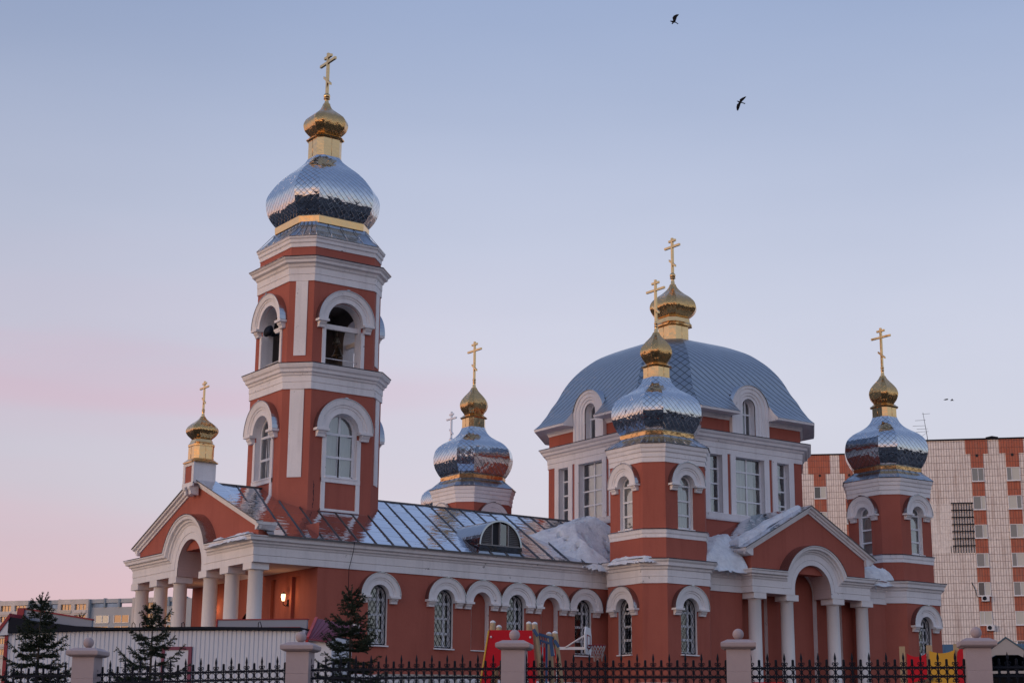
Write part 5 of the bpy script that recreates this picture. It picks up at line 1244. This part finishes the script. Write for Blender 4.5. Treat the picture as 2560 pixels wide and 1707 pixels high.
g = G(); g.tube([FAN(0, 0, 28.9), FAN(-.08, 0, 29.7), FAN(-.36, 0, 31.9)], [.035, .03, .02], 6); g.build('mast', DST, ant)
for z, a, b in ((31.78, -.10, .66), (31.15, -.88, .12), (30.62, -1.18, .02), (30.33, -.85, .18), (30.06, -.95, .22)):
    g = G(); xm = -.05 - (z - 29.3) * .12; g.tube([FAN(xm + a, 0, z - .03), FAN(xm + b, 0, z + .03)], .016, 5); g.build('crossbar', DST, ant)
g = G(); g.tube([FAN(-.14, 0, 29.95), FAN(-.62, .1, 29.6)], .012, 5); g.build('stay', DST, ant)

# ================================================================== GREY APARTMENTS FAR LEFT
m = Mat('weathered_concrete'); o_ = m.co(); m.base(m.mix(m.ramp(m.noise(o_, .35, 5, .65, (1, 1, .35)), [(.38, 0.0), (.7, 1.0)]), (.66, .60, .56), (.46, .42, .40)), .9); CONC = m.m
m = Mat('blue_grey_concrete'); o_ = m.co(); m.base(m.mix(m.noise(o_, .4, 4, .6, (1, 1, .4)), (.46, .475, .49), (.34, .36, .385)), .9); BCONC = m.m
m = Mat('evening_pane'); m.base((.14, .105, .08), .32, 1.0); EPANE = m.m
m = Mat('blue_grey_pier'); m.base((.24, .29, .34), .9); PIER = m.m
SC = 1.739; FL = facet((137.98, 375.4), (math.sin(R(-54)), -math.cos(R(-54)))); apl = empty('grey_apartments', (138, 375, GROUND), 'long weathered grey apartment house with glowing loggias, far behind the kiosk', 'apartment house')
ZT = 33.84
def cw(u0, u1, zt, mat, d=0.0, name='wall'):
    g = G(); g.fbox(FL, u0, u1, -12, d, GROUND, zt); return g.build(name, mat, apl)
secs = [(-20, -16.0, 'b'), (-16.0, -7.9, 'c'), (-7.9, 0, 'b'), (0, 8.0, 'c'), (8.0, 19.3, 'b'), (19.3, 26, 'c'), (26, 32.5, 'b')]
for u0, u1, t in secs:
    if t == 'c':
        g = G(); hw_ = []
        wz = [(ZT - 2.4 - 2.45 * k, ZT - 1.1 - 2.45 * k) for k in range(5)]; wu = [(u0 + .10 * (u1 - u0), u0 + .44 * (u1 - u0)), (u0 + .56 * (u1 - u0), u0 + .93 * (u1 - u0))]
        z = ZT
        for a, b in wz:
            g.fbox(FL, u0, u1, -1.2, .4, b, z); g.fbox(FL, u0, wu[0][0], -1.2, .4, a, b); g.fbox(FL, wu[0][1], wu[1][0], -1.2, .4, a, b); g.fbox(FL, wu[1][1], u1, -1.2, .4, a, b); z = a
        g.fbox(FL, u0, u1, -1.2, .4, GROUND, z); g.fbox(FL, u0, u1, -12, -1.2, GROUND, ZT); g.build('wall', CONC, apl)
        for a, b in wz:
            for p, q in wu:
                g = G(); n_ = 3
                for k in range(n_ + 1): x = p + (q - p) * k / n_; g.fbox(FL, x - .05, x + .05, -.02, .10, a, b)
                o = g.build('window', FRAME if (p + a) % 2 > 1 else CREAM, apl)
                g = G(); g.fbox(FL, p, q, -.1, .0, a, b); g.build('pane', EPANE, o)
                g = G(); g.fbox(FL, p - .1, q + .1, .40, .55, a - .75, a - .1); g.build('balcony_front', CREAM if rnd.random() < .5 else CONC, o)
    else:
        zt = ZT - 1.85
        cw(u0, u1, zt, BCONC, -.6)
        g = G(); g.fbox(FL, u0, u1, -2.2, -.4, ZT - .9, ZT); g.build('roof_frame', BCONC, apl)
        n_ = 3
        for k in range(n_ + 1):
            x = u0 + (u1 - u0) * k / n_; g = G(); g.fbox(FL, max(u0, x - .22), min(u1, x + .22), -1.2, -.2, ZT - 4.2 if k in (0, n_) else zt, ZT + (.15 if k % 2 else 0)); g.build('pier', PIER, apl)
        for r_ in range(4):
            z = ZT - 3.7 - r_ * 2.45
            for a, b in ((.13, .44), (.56, .90)):
                p, q = u0 + (u1 - u0) * a, u0 + (u1 - u0) * b; g = G()
                for k in range(3): x = p + (q - p) * k / 2; g.fbox(FL, x - .07, x + .07, -.62, -.45, z - 1.65, z)
                g.fbox(FL, p, q, -.62, -.45, z - 1.72, z - 1.62); o = g.build('window', FRAME, apl)
                g = G(); g.fbox(FL, p, q, -.65, -.55, z - 1.65, z); g.build('pane', EPANE if rnd.random() < .75 else PG, o)
g = G(); g.fbox(FL, 32.5, 45, -14, -.3, GROUND, ZT - .3); g.build('wall', BCONC, apl)

# ================================================================== CHAPEL BEYOND THE NAVE
CHC = (61.5, 94.8)
chapel = empty('chapel', (*CHC, GROUND), 'second silver dome with a pale metal cross, half hidden behind the rear corner tower', 'church')
cz = 2.28
g = G(); octloft(g, CHC, [(1.8, GROUND), (1.8, 14.6)], lambda h: h * .62); g.build('wall', RED, chapel)
g = G(); octloft(g, CHC, [(1.85, 14.2), (1.95, 14.9), (2.0, 15.05), (1.4, 15.55)], lambda h: h * .62); g.build('cornice', WHITE, chapel)
g = G(); facet_dome(g, CHC, [(1.31, 13.39 + cz), (1.42, 13.52 + cz), (1.53, 13.72 + cz), (1.625, 13.96 + cz), (1.68, 14.29 + cz), (1.655, 14.6 + cz), (1.56, 14.87 + cz), (1.33, 15.12 + cz), (1.035, 15.31 + cz), (.78, 15.50 + cz), (.60, 15.73 + cz), (.42, 16.3 + cz)], .63, 4); g.build('silver_dome', [SILVER, SILVER2], chapel)
g = G(); g.lathe((*CHC, 0), [(.42, 18.5), (.3, 19.4), (.2, 20.2), (.08, 20.7)] + [(max(.01, .16 * math.sin(R(a))), 20.88 - .16 * math.cos(R(a))) for a in range(30, 181, 25)], 14); g.build('finial', CROSS_S, chapel)
cross(chapel, CHC, 20.9, 22.85, 22.36, 1.20, 21.45, .42, 22.66, .5, .11, CROSS_S)

# ================================================================== BIRDS
m = Mat('crow_feathers'); m.base((.012, .012, .016), .7, 0, .2); CROW = m.m
RV = Vector((.8175, -.5759, 0)); UV_ = Vector((-.144, -.191, .971)); FV = Vector((.5575, .795, .239))
def bird(c, s, wings, body, label):
    c = Vector(c); g = G(); P = lambda a, b, d=0.0: c + (RV * a - UV_ * b + FV * d) * s
    pts = [P(x, y, d) for x, y, d, r in body]; g.tube(pts, [r * s for x, y, d, r in body], 10)
    for poly in wings:
        ctr = Vector((0, 0, 0)); th = 3.2 * s
        g.prism([P(*q) - FV * th for q in poly], FV * th * 2)
    o = g.build('bird', CROW); md = o.modifiers.new('remesh', 'REMESH'); md.mode = 'VOXEL'; md.voxel_size = .011
    return tag(o, label, 'bird', 'crows in flight')
k = 95 / 60; s = .0041
bird((39.27 * k, 45.37 * k, 27.36 * k), s, [[(-12, -8, 0), (-26, -55, -20), (-8, -82, -40), (30, -98, -60), (66, -97, -75), (60, -82, -70), (40, -62, -50), (30, -30, -20), (22, -4, 0)], [(-16, 4, 4), (-34, 20, 30), (-24, 32, 50), (-8, 20, 30), (8, 8, 6)], [(12, -4, 2), (22, 2, 2), (66, 26, 4), (58, 38, 4), (20, 12, 2)]],
     [(-66, -10, 0, .8), (-56, -9, 0, 3.5), (-46, -8, 0, 9), (-36, -5, 0, 10), (-18, 0, 0, 15), (4, 2, 0, 13), (24, 8, 0, 7), (40, 16, 0, 4)], 'black crow flying left with one wing raised, uppermost in the sky')
bird((41.08 * k, 43.74 * k, 23.98 * k), s, [[(-8, -8, 0), (-12, -36, -15), (20, -58, -35), (60, -74, -55), (80, -76, -60), (66, -52, -45), (42, -26, -20), (18, -2, 0)], [(-14, 2, 0), (-46, 28, 20), (-52, 70, 40), (-44, 110, 55), (-28, 118, 60), (-14, 96, 50), (0, 50, 25), (10, 10, 5)], [(14, -2, 2), (24, 0, 2), (76, 14, 4), (66, 28, 4), (20, 12, 2)]],
     [(-58, -16, 0, .8), (-48, -15, 0, 3), (-38, -13, 0, 8), (-28, -9, 0, 10), (-8, 0, 0, 14), (8, 2, 0, 12), (26, 8, 0, 6), (40, 12, 0, 4)], 'black crow banking with both wings spread, below the uppermost crow')
k = 140 / 110; s = .0042
bird((84.02 * k, 71.0 * k, 22.6 * k), s, [[(-20, -4, 0), (0, -16, -20), (28, -20, -40), (44, -8, -40), (20, 4, 0)]], [(-46, 4, 0, 1), (-30, 3, 0, 6), (-8, 0, 0, 13), (14, 0, 0, 10), (42, 2, 0, 3)], 'tiny far crow over the tiled block, left of a close pair')
bird((84.26 * k, 70.71 * k, 22.55 * k), s, [[(-12, 0, 0), (-6, -22, -15), (2, -34, -25), (12, -18, -15), (18, 0, 0)]], [(-36, 8, 0, 1), (-24, 8, 0, 6), (-4, 4, 0, 11), (18, 4, 0, 8), (48, 6, 0, 2)], 'tiny far crow over the tiled block, right of a close pair, wing up')
